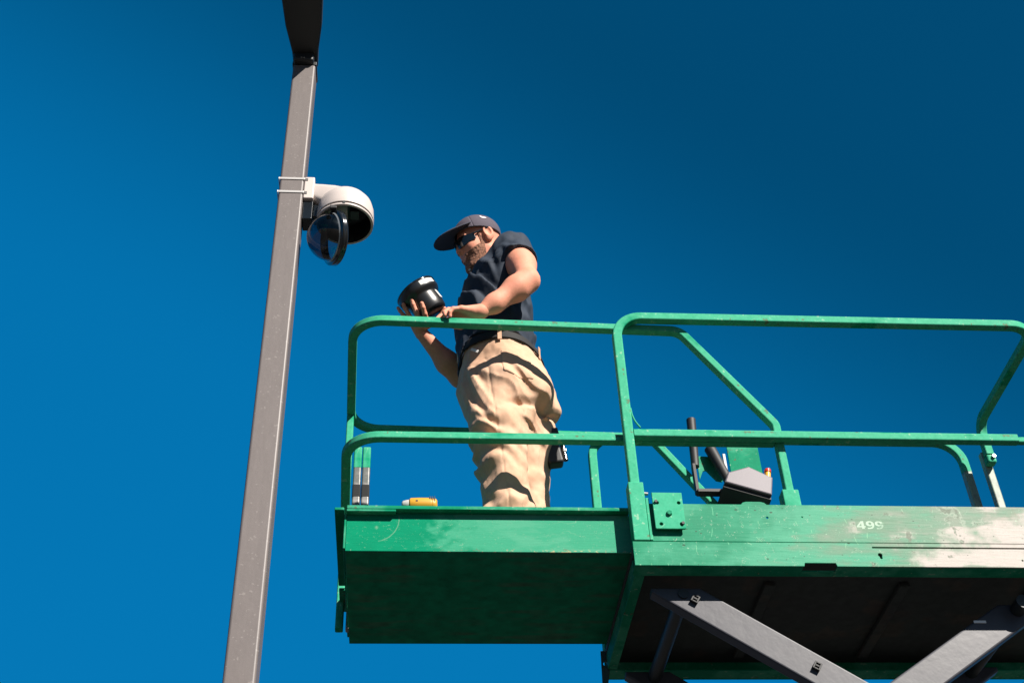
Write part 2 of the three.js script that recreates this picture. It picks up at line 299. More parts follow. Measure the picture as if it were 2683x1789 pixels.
  part('post_sleeve', bx(0.795, 0.851, 3.983, 4.226, -0.855, -0.80, 0.004), railPaint, lift);
  const bp = part('bolted_plate', plate([[0.873, 4.024], [0.876, 4.021], [0.977, 4.021], [0.980, 4.024], [0.981, 4.171], [0.873, 4.171]], [disc(0.888, 4.128, 0.007), disc(0.966, 4.128, 0.0065), disc(0.894, 4.040, 0.0065), disc(0.967, 4.040, 0.0075)], 0.021, 0.008), railPaint, lift);
  part('plate_spacer', bx(0.88, 0.974, 4.03, 4.16, 0.0005, 0.0125, 0.002), panelPaint, bp);
  for (const [x, y] of [[0.927, 4.083]]) part('bolt', cyl(V(x, y, 0.0205), V(x, y, 0.030), 0.011, 0.009, 6), panelPaint, bp);
  part('bolt', cyl(V(0.971, 4.042, 0.021), V(0.971, 4.042, 0.028), 0.006, 0.006, 6), blackRubber, bp);
  part('bolt', cyl(V(0.884, 4.131, 0.021), V(0.884, 4.131, 0.028), 0.006, 0.006, 6), blackRubber, bp);
  part('chain_hook', new THREE.TubeGeometry(new THREE.CatmullRomCurve3([V(0.8425, 4.578, -0.02), V(0.846, 4.545, -0.02), V(0.855, 4.515, -0.02), V(0.872, 4.488, -0.022)]), 24, 0.0035, 8), railPaint, lift);

  // roll-out extension deck
  const zE = -0.060, zF = -0.786;
  part('extension_floor', bx(-0.203, 0.84, 3.981, 4.0, -0.757, -0.077, 0.002), phys({ map: dataTex(1024, 1024, (u, v) => { const a = fbm(u, v * 5, 8, 401, 5), b = fbm(u, v, 30, 402, 4), c = fbm(u, v, 5, 403, 4); return mix3(GREEN, [0.075, 0.085, 0.062], 0.5 * sstep(0.42, 0.70, a * 0.6 + c * 0.4)).map((k) => k * (0.6 + 0.8 * b)); }), specularIntensity: 0.2, roughness: 0.7 }), lift);
  const eMap = dataTex(2048, 512, (u, v) => {
    const a = fbm(u, v * 0.25, 7, 411, 5), b = fbm(u, v * 0.25, 26, 412, 5), c = fbm(u, v * 0.25, 110, 413, 3), s2 = fbm(u, v * 1.2, 14, 414, 4), w = vn(u * 800, v * 190, 415, 800);
    let col = GREEN.map((g) => g * (0.95 + 0.2 * b));
    const wear = (u - 0.36) / 0.16 + (a - 0.5) * 2.2 + (b - 0.5) * 0.9;
    col = mix3(col, CHALK, 0.82 * sstep(-0.3, 0.25, wear));
    col = mix3(col, [0.085, 0.31, 0.20], 0.5 * sstep(0.45, 0.7, fbm(u * 0.7, v * 0.35, 12, 418, 5)) * sstep(0.0, 0.8, wear));
    col = mix3(col, [0.10, 0.13, 0.08], 0.6 * sstep(0.60, 0.68, s2 * 0.5 + c * 0.5) * (1 - sstep(0.03, 0.16, v)) * sstep(0.25, 0.4, u));
    col = mix3(col, [0.45, 0.40, 0.22], 0.7 * sstep(0.6, 0.68, b * 0.5 + c * 0.5) * (1 - sstep(0.02, 0.09, v)) * sstep(0.28, 0.36, u));
    col = mix3(col, CHIP, 0.6 * sstep(0.73, 0.78, c * 0.6 + w * 0.4));
    // curved scrape and a pale spot
    const r = Math.hypot((u - 0.085) * 1.08, (v - 0.85) * 0.155), ang = Math.atan2((v - 0.85) * 0.155, (u - 0.085) * 1.08);
    col = mix3(col, CHIP, 0.5 * Math.exp(-Math.pow((r - 0.095 - 0.004 * (b - 0.5)) / 0.0016, 2)) * sstep(-1.4, -1.1, ang) * sstep(0.25, 0.0, ang));
    col = mix3(col, CHIP, 0.5 * Math.exp(-Math.pow(Math.hypot((u - 0.099) * 1.08, (v - 0.62) * 0.155) / 0.005, 2)));
    // dried stain outline near the main deck
    const st = Math.abs(fbm(u, v * 0.3, 10, 417, 4) - 0.5); col = mix3(col, [0.30, 0.42, 0.29], 0.6 * sstep(0.02, 0.005, st) * Math.exp(-Math.pow((u - 0.82) / 0.10, 2) - Math.pow((v - 0.70) / 0.22, 2)));
    return col.map((k) => k * (0.94 + 0.12 * w));
  });
  eMap.wrapS = eMap.wrapT = THREE.ClampToEdgeWrapping;
  const ef = bx(-0.203, 0.86, 3.977, 4.131, -0.076, -0.070, 0.002); { const p = ef.attributes.position, uv = ef.attributes.uv; for (let i = 0; i < p.count; i++) uv.setXY(i, (p.getX(i) + 0.203) / 1.063, (p.getY(i) - 3.977) / 0.154); }
  const eToe = part('extension_toe_board', ef, phys({ map: eMap, specularIntensity: 0.08, roughness: 0.55, bumpMap: fineBump, bumpScale: 0.0004 }), lift);
  part('toe_board_ledge', bx(-0.203, 0.80, 4.1315, 4.147, -0.135, -0.042, 0.003), panelPaint, eToe);
  part('ledge_doubler', bx(-0.203, -0.031, 4.122, 4.131, -0.069, -0.0425, 0.002), panelPaint, eToe);
  part('toe_board_edge', bx(-0.211, -0.2035, 3.985, 4.128, -0.082, -0.066, 0.003), panelPaint, eToe);
  part('extension_far_toe_board', bx(-0.203, 0.86, 4.0005, 4.135, -0.763, -0.757, 0.002), panelPaint, lift);
  part('extension_end_flange', bx(-0.246, -0.212, 4.128, 4.140, -0.575, -0.046, 0.003), panelPaint, lift);
  part('extension_end_flange', bx(-0.244, -0.204, 4.110, 4.122, -0.745, -0.576, 0.003), panelPaint, lift);
  part('extension_end_board', bx(-0.2115, -0.2045, 4.002, 4.127, -0.745, -0.084, 0.002), panelPaint, lift);
  part('extension_guard_rail', bentTube([[1.402, 4.0, zE], [1.402, 4.535, zE], [1.085, 5.001, zE], [-0.219, 5.029, zE], [-0.243, 5.03, zF], [1.085, 5.0, zF], [1.402, 4.535, zF], [1.402, 4.0, zF]], [0, 0.05, 0.07, 0.13, 0.12, 0.07, 0.05, 0], 0.036, 0.032, V(1, 0, 0)), railPaint, lift);
  part('extension_mid_rail', bentTube([[1.383, 4.457, zE], [-0.219, 4.457, zE], [-0.243, 4.457, zF], [1.383, 4.457, zF]], [0, 0.13, 0.11, 0], 0.036, 0.032), railPaint, lift);
  part('extension_post_sleeve', bx(1.371, 1.433, 3.985, 4.232, -0.094, -0.039, 0.004), railPaint, lift);
  part('extension_post_sleeve', bx(1.371, 1.433, 3.985, 4.232, -0.81, -0.757, 0.004), railPaint, lift);
  part('extension_corner_post', bentTube([[-0.2415, 4.0, -0.683], [-0.2415, 5.012, -0.683]], 0, 0.038, 0.03, V(1, 0, 0)), railPaint, lift);
  const dp = part('extension_double_post', merge([bentTube([[-0.201, 4.0, -0.685], [-0.201, 4.845, -0.685]], 0, 0.035, 0.032, V(1, 0, 0)), bentTube([[-0.1645, 4.0, -0.685], [-0.1645, 4.845, -0.685]], 0, 0.035, 0.032, V(1, 0, 0))]), wornSteel, lift);
  part('painted_top', merge([bentTube([[-0.201, 4.743, -0.685], [-0.201, 4.846, -0.685]], 0, 0.0362, 0.0332, V(1, 0, 0)), bentTube([[-0.1645, 4.743, -0.685], [-0.1645, 4.846, -0.685]], 0, 0.0362, 0.0332, V(1, 0, 0))]), railPaint, dp);
  part('black_band', merge([bentTube([[-0.201, 4.598, -0.685], [-0.201, 4.656, -0.685]], 0, 0.0372, 0.0342, V(1, 0, 0)), bentTube([[-0.1645, 4.598, -0.685], [-0.1645, 4.656, -0.685]], 0, 0.0372, 0.0342, V(1, 0, 0))]), std({ color: new THREE.Color(0.006, 0.007, 0.008), roughness: 0.85 }), dp);  // plain black band around both tubes

  // scissor stack: four crossed stages, near and far pairs
  const A0 = [0.965, 3.827], B0 = [2.183, 3.81], dy = 0.80;
  function arm(x0, y0, x1, y1, z) {
    const d = V(x1 - x0, y1 - y0, 0).normalize(), n = V(-d.y, d.x, 0), hw = 0.055, c = 0.026;
    // the two long edges meet level cuts a little beyond the pivots
    const on = (px, py, side, yc) => { const ex = px + n.x * hw * side, ey = py + n.y * hw * side, t = (yc - ey) / d.y; return V(ex + d.x * t, yc, 0); };
    const top = [1, -1].map((sd) => on(x0, y0, sd, y0 + 0.024)), bot = [1, -1].map((sd) => on(x1, y1, sd, y1 - 0.024));
    const cut = (ends, dir) => { // chamfer the outer of the two corners
      const outer = (ends[0].x - ends[1].x) * d.x * dir > 0 ? 1 : 0, inner = 1 - outer, e = ends[outer], q = ends[inner];
      return { outer, pts: [V(e.x + d.x * dir * c * 1.2, e.y + d.y * dir * c * 1.2, 0), V(e.x + Math.sign(q.x - e.x) * c, e.y, 0)], q };
    };
    const T = cut(top, 1), B = cut(bot, -1), ring = [];
    const up = T.outer === 0 ? [...T.pts, T.q] : [T.q, T.pts[1], T.pts[0]], dn = B.outer === 1 ? [...B.pts, B.q] : [B.q, B.pts[1], B.pts[0]];
    ring.push(...up, ...dn);
    const g = new THREE.ExtrudeGeometry(new THREE.Shape(ring.map((p) => new THREE.Vector2(p.x, p.y))), { depth: 0.036, bevelEnabled: true, bevelSize: 0.007, bevelOffset: -0.007, bevelThickness: 0.007, bevelSegments: 3 });
    g.translate(0, 0, z - 0.043); return part('scissor_arm', boxUV(g), armPaint, lift);
  }
  const pin = (x, y, z0, z1, parent) => part('pivot_pin', cyl(V(x, y, z0), V(x, y, z1), 0.022), bronze, parent);
  for (let s = 0; s < 4; s++) {
    const y = A0[1] - s * dy, yb = B0[1] - s * dy;
    for (const [za, zb] of [[-0.09, -0.165], [-0.725, -0.65]]) {
      const a = arm(A0[0], y, B0[0], yb - dy, za), b = arm(B0[0], yb, A0[0], y - dy, zb);
      if (s === 0 && za === -0.09) {
        part('pin_head', cyl(V(0.965, 3.827, -0.0895), V(0.965, 3.827, -0.084), 0.019), bronze, a);
        for (const [cx, cy] of [[1.003, 3.803], [1.384, 3.553]]) {
          const g = merge([bx(-0.013, -0.007, -0.014, 0.014, 0, 0.014, 0.001), bx(0.007, 0.013, -0.014, 0.014, 0, 0.014, 0.001), bx(-0.007, 0.007, 0.009, 0.014, 0, 0.014, 0.001), bx(-0.007, 0.007, -0.003, 0.003, 0, 0.014, 0.001), bx(-0.007, 0.007, -0.014, -0.009, 0, 0.014, 0.001)]);
          g.rotateZ(-0.55); g.translate(cx, cy, -0.090); part('hose_clip', g, blackRubber, a);
        }
        part('sunlit_patch', bx(2.01, 2.055, 3.758, 3.768, -0.1645, -0.162, 0.001), std({ color: new THREE.Color(0.75, 0.73, 0.7), roughness: 0.5 }), b);  // pale slab painted in for a patch of sunlight on the inner arm
      }
    }
    part('cross_tube', cyl(V((A0[0] + B0[0]) / 2, y - dy / 2, -0.76), V((A0[0] + B0[0]) / 2, y - dy / 2, -0.10), 0.03), bronze, lift);
    part('cross_tube', cyl(V(A0[0], y, -0.76), V(A0[0], y, -0.10), 0.026), bronze, lift);
    part('cross_tube', cyl(V(B0[0], yb, -0.76), V(B0[0], yb, -0.10), 0.026), bronze, lift);
  }
  part('lift_cylinder', cyl(V(1.25, 2.9, -0.43), V(1.9, 3.55, -0.43), 0.045, 0.045), bronze, lift);
  part('lift_cylinder', cyl(V(1.25, 1.3, -0.43), V(1.9, 1.95, -0.43), 0.045, 0.045), bronze, lift);
  // chassis and wheels, below the frame
  part('chassis', bx(0.72, 2.58, 0.20, 0.66, -0.80, -0.02, 0.03), panelPaint, lift);
  for (const x of [0.95, 2.35]) for (const [z0, z1] of [[0.0, 0.09], [-0.91, -0.82]]) {
    const w = part('wheel', cyl(V(x, 0.19, z0), V(x, 0.19, z1), 0.19, 0.19, 32), blackRubber, lift);
    part('rim', cyl(V(x, 0.19, z0 - 0.004), V(x, 0.19, z1 + 0.004), 0.11, 0.11, 24), armPaint, w);
  }
}

// ------------------------------------------------------------------ control box on the far rail
{
  const cb = thing('control_box', 'grey lift control box with red stop button hung inside the far guard rail', 'control box', [1.44, 4.62, -0.685]);
  const L = (x, y) => [x - 1.40, y - 4.55];
  const body = plate([[1.292, 4.575], [1.482, 4.512], [1.500, 4.600], [1.405, 4.655], [1.312, 4.625]].map(([x, y]) => L(x, y)), [], 0.085, 0.15, 0.006);
  const b = part('housing', body, std({ map: greyMap(121, [0.125, 0.11, 0.13], 0.15), roughness: 0.5 }), cb);
  part('base_tray', plate([[1.285, 4.560], [1.480, 4.496], [1.482, 4.511], [1.291, 4.574]].map(([x, y]) => L(x, y)), [], 0.07, 0.16, 0.002), blackRubber, cb);
  part('stop_button_collar', cyl(V(0.090, 0.072, 0.05), V(0.094, 0.098, 0.05), 0.013, 0.012), std({ color: new THREE.Color(0.75, 0.38, 0.03), roughness: 0.4 }), b);
  part('stop_button', cyl(V(0.094, 0.099, 0.05), V(0.096, 0.113, 0.05), 0.015, 0.013), std({ color: new THREE.Color(0.55, 0.03, 0.015), roughness: 0.35 }), b);
  part('switch_cover', plate([L(1.410, 4.659), L(1.462, 4.629), L(1.465, 4.637), L(1.415, 4.666)], [], 0.06, 0.08, 0.001), std({ color: new THREE.Color(0.5, 0.52, 0.48), roughness: 0.5 }), b);
  part('mounting_plate', plate([L(1.372, 4.70), L(1.512, 4.72), L(1.512, 4.90), L(1.372, 4.90)], [], -0.07, 0.006), panelPaint, cb);
  part('guard_plate', plate([L(1.229, 4.69), L(1.248, 4.735), L(1.262, 4.738), L(1.30, 4.685), L(1.325, 4.68), L(1.356, 4.72), L(1.354, 4.757), L(1.318, 4.812), L(1.229, 4.815)], [], -0.07, 0.006), panelPaint, cb);
  part('support_arm', merge([bx(-0.20, -0.02, 0.045, 0.062, -0.06, -0.02), bx(-0.205, -0.19, 0.05, 0.20, -0.06, -0.03)]), blackRubber, cb);
  const h = cyl(V(-0.185, 0.20, -0.06), V(-0.172, 0.455, -0.06), 0.018, 0.021, 16); part('grip_handle', h, blackRubber, cb);
  part('joystick', merge([cyl(V(-0.06, 0.10, -0.02), V(-0.11, 0.29, -0.05), 0.020, 0.026, 14), cyl(V(-0.055, 0.075, -0.02), V(-0.06, 0.10, -0.02), 0.035, 0.02, 14)]), blackRubber, cb);
  part('lever', bx(-0.063, -0.05, 0.165, 0.255, -0.045, -0.035), std({ color: new THREE.Color(0.4, 0.39, 0.4), roughness: 0.4 }), cb);
}
// ------------------------------------------------------------------ pole camera housing, opened for service
{
  const white = std({ map: greyMap(131, [0.50, 0.44, 0.41], 0.03), roughness: 0.42 });
  const c = thing('dome_camera_housing', 'white dome camera housing strapped to the pole with its clear dome hanging open', 'security camera', [-0.276, 5.548, -0.05]);
  const lathe = (pts, seg = 56) => new THREE.LatheGeometry(pts.map(([r, y]) => new THREE.Vector2(r, y)), seg);
  const shell = part('shell', lathe([[0.0, 0.165], [0.035, 0.163], [0.065, 0.155], [0.092, 0.138], [0.110, 0.112], [0.1185, 0.08], [0.1205, 0.04], [0.121, 0.022], [0.119, 0.0195], [0.1165, 0.0195]]), white, c);
  part('seal_gap', lathe([[0.1165, 0.0195], [0.114, 0.0185], [0.114, 0.012], [0.1165, 0.0115]]), blackRubber, shell);
  part('rim_ring', lathe([[0.1165, 0.0115], [0.1195, 0.011], [0.120, 0.006], [0.1195, 0.001], [0.116, 0.0], [0.1105, 0.0], [0.110, 0.002]]), white, shell);
  part('inner_liner', lathe([[0.110, 0.002], [0.108, 0.02], [0.106, 0.09], [0.095, 0.118], [0.0, 0.118]]), std({ color: new THREE.Color(0.012, 0.014, 0.016), roughness: 0.35 }), c);
  part('inner_bracket', merge([bx(-0.03, 0.05, 0.075, 0.09, -0.035, 0.05), bx(0.02, 0.06, 0.05, 0.075, -0.02, 0.03), cyl(V(-0.04, 0.07, -0.03), V(-0.04, 0.115, -0.03), 0.012)]), std({ color: new THREE.Color(0.03, 0.033, 0.036), roughness: 0.4 }), c);
  part('rim_screw', cyl(V(0.0, 0.016, 0.114), V(0.0, 0.010, 0.1235), 0.0055), boltSteel, shell);
  // arm and pole block (local x = world + 0.276)
  const armG = new THREE.BufferGeometry(), ring = (x, y0, y1, z0, z1) => Array.from({ length: 24 }, (_, i) => { const a = i / 24 * 2 * Math.PI, e = (t) => Math.sign(t) * Math.pow(Math.abs(t), 0.55); return [x, (y0 + y1) / 2 + (y1 - y0) / 2 * e(Math.sin(a)), (z0 + z1) / 2 + (z1 - z0) / 2 * e(Math.cos(a))]; });
  { const secs = [ring(-0.136, 0.112, 0.215, -0.045, 0.045), ring(-0.10, 0.085, 0.209, -0.052, 0.052), ring(-0.05, 0.055, 0.194, -0.066, 0.066), ring(0.01, 0.05, 0.172, -0.075, 0.075)], p = [], id = [];
    secs.forEach((s) => s.forEach((q) => p.push(...q))); for (let i = 0; i < 3; i++) for (let k = 0; k < 24; k++) { const a = i * 24 + k, b = i * 24 + (k + 1) % 24; id.push(a, a + 24, b, b, a + 24, b + 24); }
    armG.setAttribute('position', new THREE.Float32BufferAttribute(p, 3)); armG.setIndex(id); armG.computeVertexNormals(); }
  boxUV(armG); part('wall_arm', armG, white, c);
  part('pole_block', bx(-0.1795, -0.136, 0.105, 0.236, -0.052, 0.05, 0.006), white, c);
  for (const y of [0.219, 0.138]) {
    const s = part('pole_strap', merge([bx(-0.2865, -0.1775, y - 0.006, y + 0.006, 0.0515, 0.0545, 0.001), bx(-0.2865, -0.1775, y - 0.006, y + 0.006, -0.0565, -0.0535, 0.001), bx(-0.2895, -0.2868, y - 0.006, y + 0.006, -0.0565, 0.0545, 0.001)]), std({ color: new THREE.Color(0.62, 0.60, 0.58), roughness: 0.3, metalness: 0.4 }), c);
    part('strap_slot', bx(-0.1745, -0.164, y - 0.009, y + 0.005, 0.0502, 0.0525, 0.001), std({ color: new THREE.Color(0.1, 0.1, 0.1), roughness: 0.5 }), s);
  }
  const jb = part('junction_box', bx(-0.178, -0.136, -0.004, 0.103, -0.04, 0.035, 0.004), blackGloss, c);
  part('gland', bx(-0.1355, -0.113, 0.02, 0.093, -0.03, 0.025, 0.006), blackGloss, jb);
  // hinged ring and clear dome
  const H = V(-0.044, -0.010, 0.100), d = V(-0.07, -0.74, -0.67).normalize(), n = V(-0.90, -0.30, 0.31); n.addScaledVector(d, -n.dot(d)).normalize();
  const o = H.clone().addScaledVector(d, 0.118), m = new THREE.Matrix4().makeBasis(d.clone().cross(n).negate(), n, d.clone()).setPosition(o);
  if (m.determinant() < 0) m.makeBasis(d.clone().cross(n), n, d.clone()).setPosition(o);
  const ringG = lathe([[0.101, 0.004], [0.103, 0.0], [0.110, -0.004], [0.1165, -0.006], [0.1165, -0.016], [0.114, -0.018], [0.1165, -0.020], [0.1165, -0.028], [0.112, -0.031], [0.101, -0.030], [0.100, -0.012], [0.101, 0.004]]).applyMatrix4(m);
  const rg = part('dome_ring', ringG, blackGloss, c);
  const dome = new THREE.SphereGeometry(0.100, 48, 24, 0, 2 * Math.PI, 0, Math.PI / 2).applyMatrix4(m);
  part('clear_dome', dome, phys({ color: new THREE.Color(0.27, 0.32, 0.37), roughness: 0.03, transmission: 1, thickness: 0, ior: 1.5, side: THREE.DoubleSide }), rg);
  const lip = lathe([[0.0995, 0.006], [0.101, 0.004], [0.1035, 0.001]]).applyMatrix4(m);
  part('dome_lip', lip, std({ color: new THREE.Color(0.3, 0.32, 0.33), roughness: 0.25, metalness: 0.5 }), rg);
  part('hinge_tab', bx(-0.058, -0.03, -0.014, 0.004, 0.092, 0.112), blackRubber, rg);
}

// ------------------------------------------------------------------ implicit surfaces for the figure
function roundCone(a, b, ra, rb) { // distance to a tapered capsule between two points
  const ax = a[0], ay = a[1], az = a[2], dx = b[0] - ax, dy = b[1] - ay, dz = b[2] - az, inv = 1 / (dx * dx + dy * dy + dz * dz + 1e-12);
  return (x, y, z) => { const px = x - ax, py = y - ay, pz = z - az; let t = (px * dx + py * dy + pz * dz) * inv; t = t < 0 ? 0 : t > 1 ? 1 : t; return Math.hypot(px - dx * t, py - dy * t, pz - dz * t) - (ra + (rb - ra) * t); };
}
function ellipsoid(c, r) { const m = Math.min(...r); return (x, y, z) => { const k = Math.hypot((x - c[0]) / r[0], (y - c[1]) / r[1], (z - c[2]) / r[2]); return k < 1e-6 ? -m : k * (k - 1) / Math.hypot((x - c[0]) / (r[0] * r[0]), (y - c[1]) / (r[1] * r[1]), (z - c[2]) / (r[2] * r[2])); }; }
const smin = (a, b, k) => { const h = Math.max(k - Math.abs(a - b), 0) / k; return Math.min(a, b) - h * h * k * 0.25; };
const smax = (a, b, k) => -smin(-a, -b, k);
const chain = (pts, rs) => pts.slice(1).map((p, i) => roundCone(pts[i], p, rs[i], rs[i + 1]));
const blend = (list, k) => (x, y, z) => { let d = list[0](x, y, z); for (let i = 1; i < list.length; i++) d = smin(d, list[i](x, y, z), k); return d; };
// stack of elliptical slices: rows of [y, cx, cz, facing angle (deg from -x to -z), half depth, half width]
function slices(rows) {
  return (x, y, z) => {
    const n = rows.length; let i = 0; while (i < n - 2 && y > rows[i + 1][0]) i++;
    const a = rows[i], b = rows[i + 1], t = sstep(0, 1, clamp((y - a[0]) / (b[0] - a[0]))) * 0.5 + clamp((y - a[0]) / (b[0] - a[0])) * 0.5;
    const cx = mix(a[1], b[1], t), cz = mix(a[2], b[2], t), an = mix(a[3], b[3], t) * Math.PI / 180, hd = mix(a[4], b[4], t), hw = mix(a[5], b[5], t);
    const F = -(x - cx) * Math.cos(an) - (z - cz) * Math.sin(an), S = -(x - cx) * Math.sin(an) + (z - cz) * Math.cos(an);
    const q = Math.pow(Math.pow(Math.abs(F) / hd, 2.3) + Math.pow(Math.abs(S) / hw, 2.3), 1 / 2.3);
    const d = (q - 1) * Math.min(hd, hw), over = Math.max(rows[0][0] - y, y - rows[n - 1][0]);
    return Math.max(d, over);
  };
}
// surface nets: mesh of sdf = 0 in a box
function nets(sdf, lo, hi, h) {
  const nx = Math.ceil((hi[0] - lo[0]) / h) + 1, ny = Math.ceil((hi[1] - lo[1]) / h) + 1, nz = Math.ceil((hi[2] - lo[2]) / h) + 1, f = new Float32Array(nx * ny * nz);
  for (let k = 0, o = 0; k < nz; k++) for (let j = 0; j < ny; j++) for (let i = 0; i < nx; i++, o++) f[o] = sdf(lo[0] + i * h, lo[1] + j * h, lo[2] + k * h);
  const sx = 1, sy = nx, sz = nx * ny, at = new Int32Array(nx * ny * nz).fill(-1), pos = [], idx = [];
  const off = [0, sx, sy, sx + sy, sz, sz + sx, sz + sy, sz + sx + sy], E = [[0, 1], [2, 3], [4, 5], [6, 7], [0, 2], [1, 3], [4, 6], [5, 7], [0, 4], [1, 5], [2, 6], [3, 7]], cc = [[0, 0, 0], [1, 0, 0], [0, 1, 0], [1, 1, 0], [0, 0, 1], [1, 0, 1], [0, 1, 1], [1, 1, 1]];
  for (let k = 0; k < nz - 1; k++) for (let j = 0; j < ny - 1; j++) for (let i = 0; i < nx - 1; i++) {
    const o = i + j * sy + k * sz; let m = 0; for (let c = 0; c < 8; c++) if (f[o + off[c]] < 0) m |= 1 << c;
    if (m === 0 || m === 255) continue;
    let x = 0, y = 0, z = 0, n = 0;
    for (const [a, b] of E) { const fa = f[o + off[a]], fb = f[o + off[b]]; if ((fa < 0) === (fb < 0)) continue; const t = fa / (fa - fb), A = cc[a], B = cc[b]; x += A[0] + (B[0] - A[0]) * t; y += A[1] + (B[1] - A[1]) * t; z += A[2] + (B[2] - A[2]) * t; n++; }
    at[o] = pos.length / 3; pos.push(lo[0] + (i + x / n) * h, lo[1] + (j + y / n) * h, lo[2] + (k + z / n) * h);
  }
  const quad = (a, b, c, d, flip) => { if (a < 0 || b < 0 || c < 0 || d < 0) return; flip ? idx.push(a, c, b, a, d, c) : idx.push(a, b, c, a, c, d); };
  for (let k = 1; k < nz - 1; k++) for (let j = 1; j < ny - 1; j++) for (let i = 1; i < nx - 1; i++) {
    const o = i + j * sy + k * sz, s = f[o] < 0;
    if (s !== f[o + sx] < 0) quad(at[o - sy - sz], at[o - sz], at[o], at[o - sy], !s);
    if (s !== f[o + sy] < 0) quad(at[o - sx - sz], at[o - sx], at[o], at[o - sz], !s);
    if (s !== f[o + sz] < 0) quad(at[o - sx - sy], at[o - sy], at[o], at[o - sx], !s);
  }
  const nor = new Float32Array(pos.length), e = h * 0.6;
  for (let i = 0; i < pos.length; i += 3) {
    const x = pos[i], y = pos[i + 1], z = pos[i + 2]; let gx = sdf(x + e, y, z) - sdf(x - e, y, z), gy = sdf(x, y + e, z) - sdf(x, y - e, z), gz = sdf(x, y, z + e) - sdf(x, y, z - e); const l = Math.hypot(gx, gy, gz) || 1;
    nor[i] = gx / l; nor[i + 1] = gy / l; nor[i + 2] = gz / l;
  }
  const g = new THREE.BufferGeometry();
  g.setAttribute('position', new THREE.Float32BufferAttribute(pos, 3)); g.setAttribute('normal', new THREE.BufferAttribute(nor, 3)); g.setIndex(idx);
  // make the winding agree with the outward normals
  if (idx.length) { let agree = 0; for (let t = 0; t < idx.length; t += 3 * 37) { const [a, b, c] = [idx[t] * 3, idx[t + 1] * 3, idx[t + 2] * 3], u = V(pos[b] - pos[a], pos[b + 1] - pos[a + 1], pos[b + 2] - pos[a + 2]), v = V(pos[c] - pos[a], pos[c + 1] - pos[a + 1], pos[c + 2] - pos[a + 2]); agree += Math.sign(u.cross(v).dot(V(nor[a], nor[a + 1], nor[a + 2]))); }
    if (agree < 0) { for (let t = 0; t < idx.length; t += 3) { const q = idx[t]; idx[t] = idx[t + 1]; idx[t + 1] = q; } g.setIndex(idx); } }
  return boxUV(g);
}

